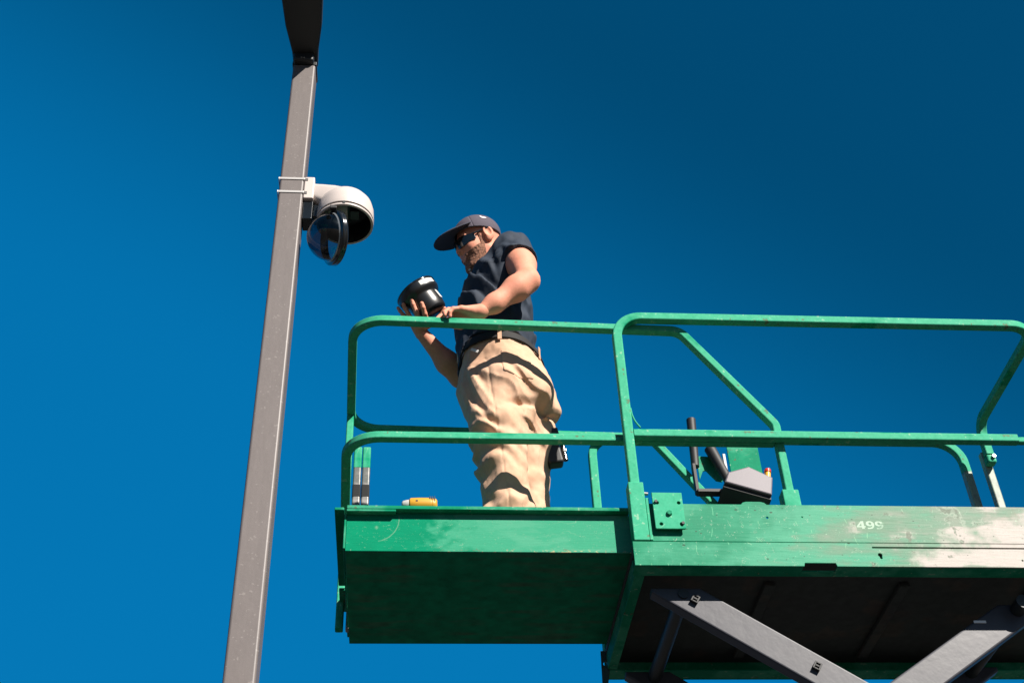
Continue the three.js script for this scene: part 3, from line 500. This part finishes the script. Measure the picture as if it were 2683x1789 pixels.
// ------------------------------------------------------------------ person
{
  const person = thing('person', 'man in grey cap, navy shirt and tan trousers leaning on the guard rail', 'person', [0.42, 4.0, -0.35]);
  const P0 = person.position, put = (g) => g.translate(-P0.x, -P0.y, -P0.z);
  // joints in metres
  const shL = [0.452, 5.565, -0.195], elL = [0.487, 5.272, -0.072], wrL = [0.292, 5.088, -0.060];
  const shR = [0.415, 5.500, -0.500], elR = [0.232, 5.175, -0.590], wrR = [0.046, 5.318, -0.452];
  const torso = [[4.98, 0.392, -0.352, 32, 0.150, 0.172], [5.08, 0.376, -0.347, 27, 0.158, 0.172], [5.18, 0.366, -0.343, 21, 0.164, 0.176], [5.30, 0.371, -0.340, 15, 0.158, 0.182], [5.40, 0.380, -0.337, 11, 0.148, 0.188], [5.49, 0.394, -0.337, 9, 0.130, 0.188], [5.56, 0.412, -0.340, 8, 0.100, 0.155], [5.635, 0.420, -0.345, 8, 0.060, 0.085]];
  const grow = (rows, d) => rows.map((r) => [r[0], r[1], r[2], r[3], r[4] + d, r[5] + d]);
  // head frame: forward, up, left
  const hO = [0.303, 5.680, -0.272], hS = 1.05, hF = [-0.8831, -0.4226, 0.2039], hU = [-0.3765, 0.8975, 0.2296], hL = [0.2800, -0.1261, 0.9517];
  const toHead = (fn) => (x, y, z) => { const a = x - hO[0], b = y - hO[1], c = z - hO[2]; return hS * fn((a * hF[0] + b * hF[1] + c * hF[2]) / hS, (a * hU[0] + b * hU[1] + c * hU[2]) / hS, (a * hL[0] + b * hL[1] + c * hL[2]) / hS); };
  const headPt = (f, u, l) => [0, 1, 2].map((i) => hO[i] + hS * (f * hF[i] + u * hU[i] + l * hL[i]));
  const neckBase = [0.405, 5.555, -0.345];

  // --- head in its own frame
  const headParts = (() => {
    const cran = ellipsoid([-0.012, 0.025, 0], [0.094, 0.088, 0.076]), face = ellipsoid([0.032, -0.045, 0], [0.066, 0.085, 0.060]), cheekL = ellipsoid([0.055, -0.028, 0.034], [0.032, 0.032, 0.026]), cheekR = ellipsoid([0.055, -0.028, -0.034], [0.032, 0.032, 0.026]);
    const jawL = roundCone([-0.002, -0.068, 0.050], [0.070, -0.108, 0.014], 0.020, 0.024), jawR = roundCone([-0.002, -0.068, -0.050], [0.070, -0.108, -0.014], 0.020, 0.024);
    const nose = roundCone([0.088, 0.014, 0], [0.104, -0.026, 0], 0.010, 0.0145), wingL = ellipsoid([0.094, -0.030, 0.012], [0.012, 0.009, 0.008]), wingR = ellipsoid([0.094, -0.030, -0.012], [0.012, 0.009, 0.008]);
    const brow = roundCone([0.074, 0.026, -0.034], [0.074, 0.026, 0.034], 0.013, 0.013);
    const lipU = roundCone([0.090, -0.060, -0.018], [0.090, -0.060, 0.018], 0.0095, 0.0095), lipD = roundCone([0.088, -0.073, -0.015], [0.088, -0.073, 0.015], 0.0105, 0.0105);
    const ear = (s) => { const o = ellipsoid([-0.016, 0.0, 0.079 * s], [0.024, 0.035, 0.012]), inn = ellipsoid([-0.012, 0.003, 0.090 * s], [0.014, 0.022, 0.010]), lobe = ellipsoid([-0.006, -0.030, 0.076 * s], [0.012, 0.012, 0.008]); return (f, u, l) => smin(smax(o(f, u, l), -inn(f, u, l), 0.006), lobe(f, u, l), 0.01); };
    const earL = ear(1), earR = ear(-1), eyeL = ellipsoid([0.092, 0.010, 0.030], [0.016, 0.012, 0.018]), eyeR = ellipsoid([0.092, 0.010, -0.030], [0.016, 0.012, 0.018]);
    return (f, u, l) => {
      let d = smin(cran(f, u, l), face(f, u, l), 0.03); d = smin(d, Math.min(cheekL(f, u, l), cheekR(f, u, l)), 0.02); d = smin(d, Math.min(jawL(f, u, l), jawR(f, u, l)), 0.025);
      d = smin(d, brow(f, u, l), 0.018); d = smax(d, -Math.min(eyeL(f, u, l), eyeR(f, u, l)), 0.012); d = smin(d, nose(f, u, l), 0.012); d = smin(d, Math.min(wingL(f, u, l), wingR(f, u, l)), 0.006);
      d = smin(d, lipU(f, u, l), 0.008); d = smin(d, lipD(f, u, l), 0.006); d = smin(d, Math.min(earL(f, u, l), earR(f, u, l)), 0.006); return d;
    };
  })();
  const headW = toHead(headParts);
  const neckA = roundCone(headPt(-0.022, -0.055, 0), neckBase, 0.062, 0.070), headSkin = (x, y, z) => smin(headW(x, y, z), neckA(x, y, z), 0.03);

  // --- arms and legs of the body
  const kneeL = [0.366, 4.50, -0.262], ankL = [0.398, 4.08, -0.270], kneeR = [0.470, 4.50, -0.438], ankR = [0.494, 4.08, -0.442], hipL = [0.348, 4.87, -0.286], hipR = [0.462, 4.87, -0.436];
  const armL = blend([roundCone(shL, [0.472, 5.42, -0.135], 0.062, 0.058), roundCone([0.472, 5.42, -0.135], elL, 0.058, 0.046), roundCone(elL, [0.440, 5.224, -0.068], 0.045, 0.050), roundCone([0.440, 5.224, -0.068], [0.345, 5.133, -0.063], 0.050, 0.036), roundCone([0.345, 5.133, -0.063], wrL, 0.036, 0.0265)], 0.035);
  const armR = blend([roundCone(shR, [0.32, 5.33, -0.545], 0.062, 0.056), roundCone([0.32, 5.33, -0.545], elR, 0.056, 0.046), roundCone(elR, [0.172, 5.215, -0.545], 0.045, 0.047), roundCone([0.172, 5.215, -0.545], wrR, 0.046, 0.027)], 0.035);
  const legL = blend(chain([hipL, kneeL, ankL, [0.398, 4.05, -0.27]], [0.085, 0.06, 0.045, 0.04]), 0.03), legR = blend(chain([hipR, kneeR, ankR, [0.494, 4.05, -0.442]], [0.085, 0.06, 0.045, 0.04]), 0.03);
  const core = slices(grow([[4.78, 0.40, -0.36, 35, 0.12, 0.15], ...torso], -0.022));
  const bodySDF = (x, y, z) => { let d = core(x, y, z); d = smin(d, armL(x, y, z), 0.04); d = smin(d, armR(x, y, z), 0.04); d = smin(d, Math.min(legL(x, y, z), legR(x, y, z)), 0.05); return smin(d, neckA(x, y, z), 0.05); };

  // --- left hand resting on the rail (rail top about 5.026, front face z = -0.042)
  const handL = (() => {
    const K = { i: [0.203, 5.083, -0.096], m: [0.195, 5.088, -0.073], r: [0.199, 5.083, -0.050], p: [0.210, 5.071, -0.029] }, W = [0.286, 5.084, -0.062];
    const palm = blend([roundCone([0.300, 5.092, -0.060], [0.262, 5.080, -0.062], 0.027, 0.026), roundCone(W, K.i, 0.024, 0.0145), roundCone(W, K.m, 0.024, 0.015), roundCone(W, K.r, 0.024, 0.0145), roundCone(W, K.p, 0.023, 0.0135)], 0.014);
    const fingers = [chain([K.i, [0.158, 5.075, -0.103], [0.128, 5.060, -0.101], [0.098, 5.047, -0.094]], [0.0125, 0.0105, 0.0095, 0.0085]), chain([K.m, [0.150, 5.082, -0.071], [0.125, 5.060, -0.068], [0.112, 5.042, -0.063]], [0.0125, 0.011, 0.010, 0.0088]), chain([K.r, [0.158, 5.076, -0.043], [0.142, 5.052, -0.033], [0.146, 5.034, -0.030]], [0.0122, 0.0105, 0.0095, 0.0085]), chain([K.p, [0.176, 5.061, -0.020], [0.162, 5.043, -0.020], [0.163, 5.027, -0.026]], [0.011, 0.0095, 0.0085, 0.0078]), chain([[0.268, 5.072, -0.082], [0.238, 5.060, -0.112], [0.207, 5.052, -0.118], [0.180, 5.046, -0.110]], [0.017, 0.0135, 0.0115, 0.0095])].map((c) => blend(c, 0.004));
    return (x, y, z) => { let d = palm(x, y, z), e = 1; for (const f of fingers) e = Math.min(e, f(x, y, z)); return smin(d, e, 0.008); };
  })();
  // --- right hand under the camera module
  const handR = (() => {
    const W = [0.046, 5.324, -0.446], K = { i: [0.078, 5.317, -0.387], m: [0.047, 5.320, -0.388], r: [0.017, 5.330, -0.398], p: [-0.005, 5.340, -0.410] };
    const palm = blend([roundCone([0.056, 5.308, -0.462], W, 0.028, 0.026), roundCone(W, K.i, 0.022, 0.0125), roundCone(W, K.m, 0.022, 0.013), roundCone(W, K.r, 0.022, 0.0125), roundCone(W, K.p, 0.021, 0.0115)], 0.014);
    const fingers = [chain([K.i, [0.069, 5.327, -0.354], [0.061, 5.344, -0.333], [0.055, 5.360, -0.324]], [0.0115, 0.0108, 0.0098, 0.009]), chain([K.m, [0.032, 5.341, -0.360], [0.018, 5.369, -0.343], [0.012, 5.386, -0.334]], [0.0115, 0.0108, 0.010, 0.009]), chain([K.r, [-0.002, 5.354, -0.388], [-0.016, 5.372, -0.373], [-0.024, 5.384, -0.360]], [0.0112, 0.010, 0.0092, 0.0082]), chain([K.p, [-0.024, 5.366, -0.408], [-0.038, 5.386, -0.404], [-0.047, 5.402, -0.404]], [0.0105, 0.009, 0.0082, 0.0075]), chain([[0.075, 5.322, -0.430], [0.110, 5.336, -0.420], [0.138, 5.360, -0.405], [0.154, 5.388, -0.385]], [0.016, 0.0130, 0.0110, 0.0092])].map((c) => blend(c, 0.004));
    return (x, y, z) => { let d = palm(x, y, z), e = 1; for (const f of fingers) e = Math.min(e, f(x, y, z)); return smin(d, e, 0.008); };
  })();
  const skin = phys({ map: dataTex(512, 512, (u, v) => { const a = fbm(u, v, 10, 501), b = fbm(u, v, 70, 502, 3); return mix3([0.60, 0.255, 0.165], [0.66, 0.270, 0.182], sstep(0.35, 0.65, a)).map((k) => k * (0.94 + 0.12 * b)); }, 3, 3), roughness: 0.62, specularIntensity: 0.45, bumpMap: bumpTex(9, 90, 2), bumpScale: 0.0004 });
  const bodyGeo = mergeGeometries([
    nets(bodySDF, [0.02, 4.03, -0.68], [0.62, 5.68, -0.0], 0.011),
    nets(headSkin, [0.12, 5.48, -0.43], [0.47, 5.84, -0.12], 0.0036),
    nets(handL, [0.08, 5.0, -0.145], [0.33, 5.13, 0.0], 0.003),
    nets(handR, [-0.07, 5.25, -0.50], [0.19, 5.45, -0.26], 0.003),
  ]);
  const body = part('body', put(bodyGeo), skin, person);

  // --- shirt
  const chestRows = grow(torso, 0.0), shirtCore = slices([[4.9, 0.400, -0.355, 34, 0.166, 0.186], [5.0, 0.390, -0.352, 31, 0.168, 0.186], ...chestRows.slice(1)]);
  const sleeveEndL = [0.464, 5.462, -0.152];
  const slL = roundCone([0.445, 5.568, -0.215], sleeveEndL, 0.080, 0.079), yoke = roundCone([0.44, 5.575, -0.20], [0.415, 5.52, -0.49], 0.074, 0.078), slR = roundCone(shR, [0.335, 5.36, -0.538], 0.080, 0.076);
  const nAL = V(sleeveEndL[0] - shL[0], sleeveEndL[1] - shL[1], sleeveEndL[2] - shL[2]).normalize();
  const shirtSDF = (x, y, z) => {
    let d = smin(shirtCore(x, y, z), yoke(x, y, z), 0.07);
    const a = (x - sleeveEndL[0]) * nAL.x + (y - sleeveEndL[1]) * nAL.y + (z - sleeveEndL[2]) * nAL.z;
    d = smin(d, Math.max(slL(x, y, z), a - 0.004 * noise3(x * 20, z * 20, 3)), 0.035); d = smin(d, slR(x, y, z), 0.05);
    const F = -(x - 0.38) * 0.86 - (z + 0.35) * 0.5;
    if (d < 0.05 && d > -0.06) {
      const n = noise3(x * 7, y * 4, z * 7), n2 = noise3(x * 14 + 9, y * 9, z * 14);
      // drag folds running from the belly up to the raised shoulder
      const q = (y - 5.3) * 46 + (x - 0.38) * 60 + 2.6 * n + 0.8 * n2, m = sstep(5.08, 5.2, y) * (1 - sstep(5.46, 5.55, y)) * sstep(0.50, 0.38, x);
      d += 0.0085 * m * Math.sin(q) + 0.005 * n2 + 0.006 * n + 0.0007 * noise3(x * 32, y * 22, z * 32);
      const back = sstep(0.40, 0.5, x) * (1 - sstep(5.4, 5.5, y)); d += 0.006 * back * Math.sin(y * 38 - x * 30 + 3 * n);
      if (a > -0.012 && a < 0.006) d -= 0.002; // sleeve hem
    }
    const hem = 5.088 - 0.11 * sstep(0.03, 0.16, F) + 0.008 * noise3(x * 9, 0, z * 9);
    return Math.max(d, hem - y);
  };
  const navy = std({ map: greyMap(141, [0.011, 0.020, 0.037], 0.18, 9), roughness: 0.82, bumpMap: clothBump, bumpScale: 0.0006 });
  const shirt = part('shirt', put(nets(shirtSDF, [0.14, 4.90, -0.66], [0.60, 5.68, -0.06], 0.006)), navy, person);
  // collar, standing round the neck, and its buttons
  const cA = headPt(-0.03, -0.10, 0), collarN = V(neckBase[0] - cA[0], neckBase[1] - cA[1], neckBase[2] - cA[2]).normalize(), cO = [0.388, 5.585, -0.338];
  const collarSDF = (x, y, z) => { const a = (x - cO[0]) * collarN.x + (y - cO[1]) * collarN.y + (z - cO[2]) * collarN.z, r = Math.hypot(x - cO[0] - a * collarN.x, y - cO[1] - a * collarN.y, z - cO[2] - a * collarN.z); return Math.max(Math.abs(r - 0.080 - 0.18 * a) - 0.006, Math.abs(a) - 0.027 - 0.004 * noise3(x * 20, y * 20, z * 20)); };
  part('collar', put(nets(collarSDF, [0.26, 5.46, -0.48], [0.52, 5.70, -0.20], 0.004)), navy, person);
  for (const q of [[0.268, 5.535, -0.290], [0.262, 5.512, -0.268]]) { const b = new THREE.SphereGeometry(0.006, 12, 8); b.scale(1, 0.6, 1); b.translate(...q); part('button', put(b), std({ color: new THREE.Color(0.6, 0.6, 0.58), roughness: 0.3 }), person); }

  // --- trousers
  const hipRows = [[4.66, 0.42, -0.365, 35, 0.10, 0.13], [4.78, 0.415, -0.363, 35, 0.158, 0.180], [4.88, 0.411, -0.361, 35, 0.186, 0.200], [4.96, 0.403, -0.358, 35, 0.178, 0.194], [5.04, 0.392, -0.353, 32, 0.160, 0.182], [5.088, 0.386, -0.350, 30, 0.150, 0.176]];
  const hips = slices(hipRows), pL = blend(chain([[0.352, 4.85, -0.290], [0.360, 4.66, -0.275], kneeL, [0.385, 4.28, -0.268], ankL], [0.128, 0.116, 0.094, 0.088, 0.084]), 0.03), pR = blend(chain([[0.466, 4.85, -0.430], [0.470, 4.66, -0.436], kneeR, [0.484, 4.28, -0.442], ankR], [0.128, 0.116, 0.094, 0.088, 0.084]), 0.03);
  const bumL = ellipsoid([0.470, 4.855, -0.275], [0.115, 0.115, 0.095]), bumR = ellipsoid([0.515, 4.850, -0.385], [0.110, 0.115, 0.095]);
  const seamN = noise3;
  const trouserSDF = (x, y, z) => {
    const l = pL(x, y, z), r = pR(x, y, z); let d = smin(l, r, 0.018); const h = hips(x, y, z);
    d = smin(d, h, 0.045); d = smin(d, bumL(x, y, z), 0.04); d = smin(d, bumR(x, y, z), 0.04);
    if (d < 0.05 && d > -0.05) {
      const n = seamN(x * 6, y * 3.2, z * 6), n2 = seamN(x * 13 + 5, y * 8, z * 13), n3 = seamN(x * 30, y * 22, z * 30);
      const left = l < r ? 1 : 0.7, cx = l < r ? 0.372 : 0.478, front = sstep(0.02, -0.06, x - cx);
      // bunched cloth at knees and shins, strongest on the front of each leg
      const m = Math.exp(-Math.pow((y - 4.52) / 0.12, 2));
      const w = Math.sin(y * 78 + 3.0 * n + (x - cx) * 26 * (l < r ? 1 : -1));
      d += left * (0.0035 + 0.010 * front) * m * w;
      d += 0.007 * Math.exp(-Math.pow((y - 4.22) / 0.12, 2)) * Math.sin(y * 60 - x * 35 + 3 * n);
      // long drag folds down the thigh from the seat
      const t = sstep(4.58, 4.68, y) * (1 - sstep(4.86, 4.94, y)), q = Math.sin((x * 0.85 + y * 0.55 + z * 0.4) * 62 + 2.4 * n);
      d += 0.0085 * t * Math.max(q, -0.55);
      d += 0.006 * n + 0.0035 * n2 + 0.001 * n3;
      // crease under the seat
      const cr = y - (4.735 + 0.35 * (x - 0.45)); d += 0.016 * Math.exp(-cr * cr / 0.00022) * sstep(0.36, 0.44, x) * (y < 4.9 ? 1 : 0);
      // side seam of the near leg
      const ss = Math.abs((x - 0.318 - (4.9 - y) * 0.10)); if (z > -0.26 && y < 4.95) d += 0.0028 * Math.exp(-ss * ss / 0.000018);
    }
    return Math.max(d, y - 5.086, 4.035 - y);
  };
  const tanMat = std({ map: dataTex(512, 512, (u, v) => { const a = fbm(u, v, 7, 511), b = fbm(u, v, 50, 512, 3); return mix3([0.52, 0.315, 0.205], [0.56, 0.355, 0.240], sstep(0.35, 0.65, a)).map((k) => k * (0.93 + 0.14 * b)); }, 2, 2), roughness: 0.85, bumpMap: clothBump, bumpScale: 0.0006 });
  const trousers = part('trousers', put(nets(trouserSDF, [0.16, 4.02, -0.64], [0.68, 5.11, -0.10], 0.0065)), tanMat, person);
  // back pocket: a stitched patch standing slightly proud
  const pocketSDF = (x, y, z) => { const d = trouserSDF(x, y, z); const u = (x - 0.435) * 0.92 + (z + 0.17) * -0.35, v = y - 4.905 + 0.16 * (x - 0.435); return smax(d - 0.0035, Math.max(Math.abs(u) - 0.062, v - 0.055, -v - 0.075 + Math.abs(u) * 0.2), 0.004); };
  part('back_pocket', put(nets(pocketSDF, [0.34, 4.78, -0.32], [0.54, 5.0, -0.10], 0.005)), tanMat, trousers);
  // belt with loops
  const beltRows = grow([[5.0, 0.398, -0.355, 33, 0.1655, 0.1865], [5.10, 0.384, -0.349, 29, 0.151, 0.177]], 0.006), beltD = slices(beltRows);
  const beltSDF = (x, y, z) => Math.max(Math.abs(beltD(x, y, z)) - 0.0035, Math.abs(y - 5.058) - 0.019);
  part('belt', put(nets(beltSDF, [0.16, 5.03, -0.58], [0.62, 5.09, -0.12], 0.0045)), std({ color: new THREE.Color(0.007, 0.007, 0.008), roughness: 0.8 }), person);
  for (const deg of [96, 24, 168, 240, 312]) {
    const a = deg * Math.PI / 180, dx = Math.cos(a), dz = Math.sin(a); let r = 0.1; while (beltD(0.39 + dx * r, 5.058, -0.351 + dz * r) < 0.0042 && r < 0.3) r += 0.0005;
    const g = bx(-0.0085, 0.0085, -0.032, 0.030, -0.0015, 0.0025, 0.001); g.rotateY(Math.PI / 2 - a); g.translate(0.39 + dx * (r + 0.001), 5.058, -0.351 + dz * (r + 0.001)); part('belt_loop', put(g), tanMat, trousers);
  }
  { const g = bx(-0.006, 0.006, -0.022, 0.02, -0.001, 0.001, 0.0008); g.rotateZ(0.9); g.rotateY(-0.6); g.translate(0.268, 4.985, -0.183); part('pocket_tag', put(g), std({ color: new THREE.Color(0.75, 0.73, 0.72), roughness: 0.6 }), trousers); }
  // boots
  for (const [x, z, s] of [[0.385, -0.275, 1], [0.482, -0.452, -1]]) {
    const f = [-0.82, -0.57], toe = [x + f[0] * 0.17, 4.04, z + f[1] * 0.17], heel = [x - f[0] * 0.06, 4.045, z - f[1] * 0.06];
    const up = roundCone([x, 4.06, z], [x, 4.19, z], 0.054, 0.058), sole = roundCone(heel, toe, 0.040, 0.042), mid = roundCone([x, 4.08, z], [x + f[0] * 0.1, 4.05, z + f[1] * 0.1], 0.052, 0.045);
    part('boot', put(nets((a, b, c) => smax(smin(smin(up(a, b, c), sole(a, b, c), 0.04), mid(a, b, c), 0.03), Math.max(4.0015 - b, b - 4.2), 0.005), [x - 0.26, 3.99, z - 0.24], [x + 0.16, 4.22, z + 0.16], 0.008)), std({ color: new THREE.Color(0.06, 0.04, 0.025), roughness: 0.7 }), person);
  }

  // --- beard, cap, glasses
  const beardL = (f, u, l) => {
    const hd = headParts(f, u, l), line = u + 0.030 + 0.30 * Math.max(0, f - 0.012), side = -f + 0.010 - 0.25 * (u + 0.03), low = -u - 0.155;
    const burn = Math.max(Math.abs(f - 0.024) - 0.007, u - 0.012, -0.05 - u, 0.05 - Math.abs(l));
    const mouth = Math.hypot((f - 0.100) / 0.030, (u + 0.066) / 0.011, l / 0.022) - 1;
    const reg = Math.min(Math.max(line, side, low), burn), n = noise3(f * 60, u * 60, l * 60) * 0.0012;
    return smax(smax(hd - 0.0030 + n - 0.006 * sstep(-0.08, -0.125, u), reg, 0.005), -mouth * 0.011, 0.004);
  };
  part('beard', put(nets(toHead(beardL), [0.14, 5.49, -0.42], [0.42, 5.76, -0.13], 0.003)), std({ map: dataTex(512, 512, (u, v) => { const a = fbm(u, v, 90, 521, 3), b = fbm(u, v, 12, 522, 3); return mix3([0.10, 0.048, 0.030], [0.30, 0.135, 0.082], sstep(0.36, 0.64, a * 0.85 + b * 0.15)); }, 5, 5), roughness: 0.9, bumpMap: bumpTex(13, 128, 2), bumpScale: 0.0006 }), person);
  const crown = ellipsoid([-0.007, 0.034, 0], [0.106, 0.093, 0.090]);
  const capL = (f, u, l) => { const e = crown(f, u, l); let d = Math.max(Math.abs(e + 0.004) - 0.004, 0.026 + 0.30 * f - u); const a = Math.atan2(l, f + 0.007); for (const s of [0, 1.05, -1.05, 2.1, -2.1, Math.PI]) { let q = Math.abs(a - s); if (q > Math.PI) q = 2 * Math.PI - q; q *= Math.hypot(l, f + 0.014); d += 0.0016 * Math.exp(-q * q / 0.000006); } return d; };
  const capMat = std({ map: greyMap(151, [0.066, 0.055, 0.076], 0.12, 12), roughness: 0.85, bumpMap: clothBump, bumpScale: 0.0006 });
  const capM = part('cap', put(nets(toHead(capL), [0.12, 5.62, -0.44], [0.46, 5.88, -0.10], 0.003)), capMat, person);
  const brimL = (f, u, l) => { const o = Math.pow(Math.pow(Math.max(0, f - 0.045) / 0.150, 2.2) + Math.pow(Math.abs(l) / 0.096, 2.2), 1 / 2.4) - 1, u0 = 0.056 - 0.16 * (f - 0.08) - 1.0 * l * l; return Math.max((Math.abs(u - u0) - 0.0032) * 0.9, o * 0.08, 0.050 - f, -crown(f, u, l) - 0.003); };
  part('brim', put(nets(toHead(brimL), [0.06, 5.55, -0.44], [0.42, 5.84, -0.06], 0.0027)), std({ map: greyMap(153, [0.030, 0.032, 0.052], 0.12, 12), roughness: 0.85 }), capM);
  { // small pale stitched emblem on the side of the cap
    const sh = new THREE.Shape([[-0.016, 0.010], [-0.006, 0.012], [0.000, 0.004], [0.012, 0.000], [0.015, -0.008], [0.002, -0.007], [-0.010, -0.004], [-0.010, 0.002]].map(([x, y]) => new THREE.Vector2(x, y)));
    const g = new THREE.ExtrudeGeometry(sh, { depth: 0.002, bevelEnabled: false }), th = 1.72, el = 0.42; // on the crown ellipsoid
    const q = [-0.007 + 0.106 * Math.cos(el) * Math.cos(th), 0.034 + 0.093 * Math.sin(el), 0.090 * Math.cos(el) * Math.sin(th)], nn = V((q[0] + 0.007) / 0.01124, (q[1] - 0.034) / 0.00865, q[2] / 0.0081).normalize();
    const N = V(0, 0, 0).addScaledVector(V(...hF), nn.x).addScaledVector(V(...hU), nn.y).addScaledVector(V(...hL), nn.z).normalize(), X = V(...hF).negate(); X.addScaledVector(N, -X.dot(N)).normalize(); const Y = N.clone().cross(X);
    g.applyMatrix4(new THREE.Matrix4().makeBasis(X, Y, N).setPosition(V(...headPt(...q)).addScaledVector(N, 0.0002))); part('emblem', put(g), std({ color: new THREE.Color(0.62, 0.58, 0.60), roughness: 0.7 }), capM);
  }
  const lensL = (f, u, l) => { const e = Math.hypot((f + 0.02) / 0.127, l / 0.083), k = Math.max(0, Math.abs(l) - 0.045), y = (u + 0.002) / (0.022 - 0.25 * k), bridge = Math.abs(l) < 0.010 && u < 0.006; return Math.max(Math.abs(e - 1) * 0.09 - 0.0024, (Math.abs(y) - 1) * 0.02, 0.046 - f, bridge ? 0.004 : -1); };
  const gl = part('sunglasses', put(nets(toHead(lensL), [0.14, 5.56, -0.42], [0.42, 5.80, -0.13], 0.0025)), blackGloss, person);
  for (const s of [1, -1]) part('temple', put(nets(toHead(roundCone([0.048, 0.008, 0.0735 * s], [-0.020, 0.020, 0.0835 * s], 0.0040, 0.0034)), [0.2, 5.58, -0.42], [0.44, 5.80, -0.13], 0.0025)), blackGloss, gl);
}

// ------------------------------------------------------------------ camera module in the right hand
{
  const M = V(0.065, 5.425, -0.385), A = V(0.58, -0.798, -0.157).normalize();
  const g = thing('camera_module', "black cylindrical camera module with silver sticker held up in the man's hand", 'camera module', M.toArray());
  const lathe = (pts) => { const q = new THREE.LatheGeometry(pts.map(([r, y]) => new THREE.Vector2(r, y)), 56); q.applyQuaternion(new THREE.Quaternion().setFromUnitVectors(V(0, 1, 0), A)); return q; };
  const bodyM = part('body', lathe([[0, -0.066], [0.085, -0.066], [0.092, -0.063], [0.0955, -0.056], [0.0955, -0.030], [0.090, -0.018], [0.078, -0.010], [0.074, 0.0], [0.072, 0.040], [0.068, 0.066], [0.060, 0.076], [0.045, 0.080], [0, 0.081]]), phys({ color: new THREE.Color(0.010, 0.011, 0.013), roughness: 0.34, clearcoat: 0.35, clearcoatRoughness: 0.25 }), g);
  part('rim_seal', lathe([[0.093, -0.0665], [0.0975, -0.064], [0.0975, -0.057], [0.0945, -0.0545]]), blackGloss, bodyM);
  const v = V(0, 1.6, 3.85).sub(M).normalize(), n = v.clone().addScaledVector(A, -v.dot(A)).normalize(), t = A.clone().cross(n); // n faces the ground and the street
  const sticker = (ang, y0, y1, half, r, mat, name) => {
    const p = [], nn = [], uv = [], id = [], N = 10;
    for (let k = 0; k <= N; k++) { const a = ang + (k / N * 2 - 1) * half, d = n.clone().multiplyScalar(Math.cos(a)).addScaledVector(t, Math.sin(a)); for (const [yy, c] of [[y0, 0], [y1, 1]]) { const q = d.clone().multiplyScalar(r).addScaledVector(A, yy); p.push(q.x, q.y, q.z); nn.push(d.x, d.y, d.z); uv.push(k / N * 0.1, c * 0.04); } }
    for (let k = 0; k < N; k++) { const a = 2 * k; id.push(a, a + 2, a + 1, a + 1, a + 2, a + 3); }
    const s = new THREE.BufferGeometry(); s.setAttribute('position', new THREE.Float32BufferAttribute(p, 3)); s.setAttribute('normal', new THREE.Float32BufferAttribute(nn, 3)); s.setAttribute('uv', new THREE.Float32BufferAttribute(uv, 2)); s.setIndex(id); return part(name, s, mat, bodyM);
  };
  const silver = std({ map: greyMap(161, [0.62, 0.62, 0.58], 0.06), roughness: 0.45, side: THREE.DoubleSide });
  sticker(-0.80, -0.052, -0.031, 0.42, 0.0965, silver, 'sticker');
  sticker(-1.35, -0.002, 0.042, 0.16, 0.0752, silver, 'label_strip');
}
// ------------------------------------------------------------------ tool holster on the far hip
{
  const h = thing('tool_holster', 'black tool holster hanging at the man\'s far hip behind his trousers', 'holster', [0.585, 4.66, -0.40]);
  const dark = std({ color: new THREE.Color(0.008, 0.008, 0.009), roughness: 0.55 });
  const pg = bx(-0.035, 0.032, -0.085, 0.07, -0.03, 0.025, 0.012); pg.rotateZ(0.16); part('pouch', pg, dark, h);
  const fg = bx(-0.03, 0.036, 0.01, 0.075, 0.0255, 0.036, 0.005); fg.rotateZ(0.16); part('flap', fg, dark, h);
  part('tool_handle', cyl(V(0.052, -0.065, 0.01), V(0.040, 0.03, 0.01), 0.010), blackGloss, h);
  part('buckle', bx(0.042, 0.056, -0.03, -0.015, 0.015, 0.024, 0.002), boltSteel, h);
  part('belt_strap', bx(-0.03, -0.012, 0.06, 0.40, -0.012, -0.006, 0.002), dark, h);
}
// ------------------------------------------------------------------ cordless driver on the toe-board ledge
{
  const d = thing('cordless_driver', 'yellow cordless driver with grey nose lying on the green toe-board ledge', 'power tool', [0.05, 4.147, -0.085]);
  const yel = std({ map: greyMap(171, [0.52, 0.26, 0.018], 0.06), roughness: 0.45 });
  const X = (pts) => { const g = new THREE.LatheGeometry(pts.map(([r, y]) => new THREE.Vector2(r, y)), 28); g.rotateZ(-Math.PI / 2); g.scale(1, 1, 1); g.translate(0, 0.0285, 0); return g; };
  const b = part('motor_body', X([[0, -0.036], [0.020, -0.036], [0.026, -0.030], [0.0275, 0.0], [0.0275, 0.038], [0.026, 0.046]]), yel, d);
  part('gear_nose', X([[0, -0.062], [0.010, -0.062], [0.016, -0.056], [0.020, -0.040], [0.020, -0.0362]]), std({ color: new THREE.Color(0.42, 0.42, 0.40), roughness: 0.4 }), d);
  part('rear_cap', X([[0.026, 0.0462], [0.0265, 0.050], [0.024, 0.060], [0.018, 0.065], [0, 0.066]]), yel, d);
  for (const x of [0.039, 0.0465, 0.0545]) part('vent_slot', bx(x - 0.0018, x + 0.0018, 0.028, 0.052, 0.0135, 0.0255, 0.0008), blackRubber, b);
  part('brand_mark', bx(-0.012, -0.004, 0.028, 0.034, 0.0262, 0.0278, 0.0005), blackRubber, b);
  part('grip', bx(0.0, 0.034, 0.012, 0.040, -0.12, -0.022, 0.010), blackRubber, d);
}
renderer.render(scene, camera);
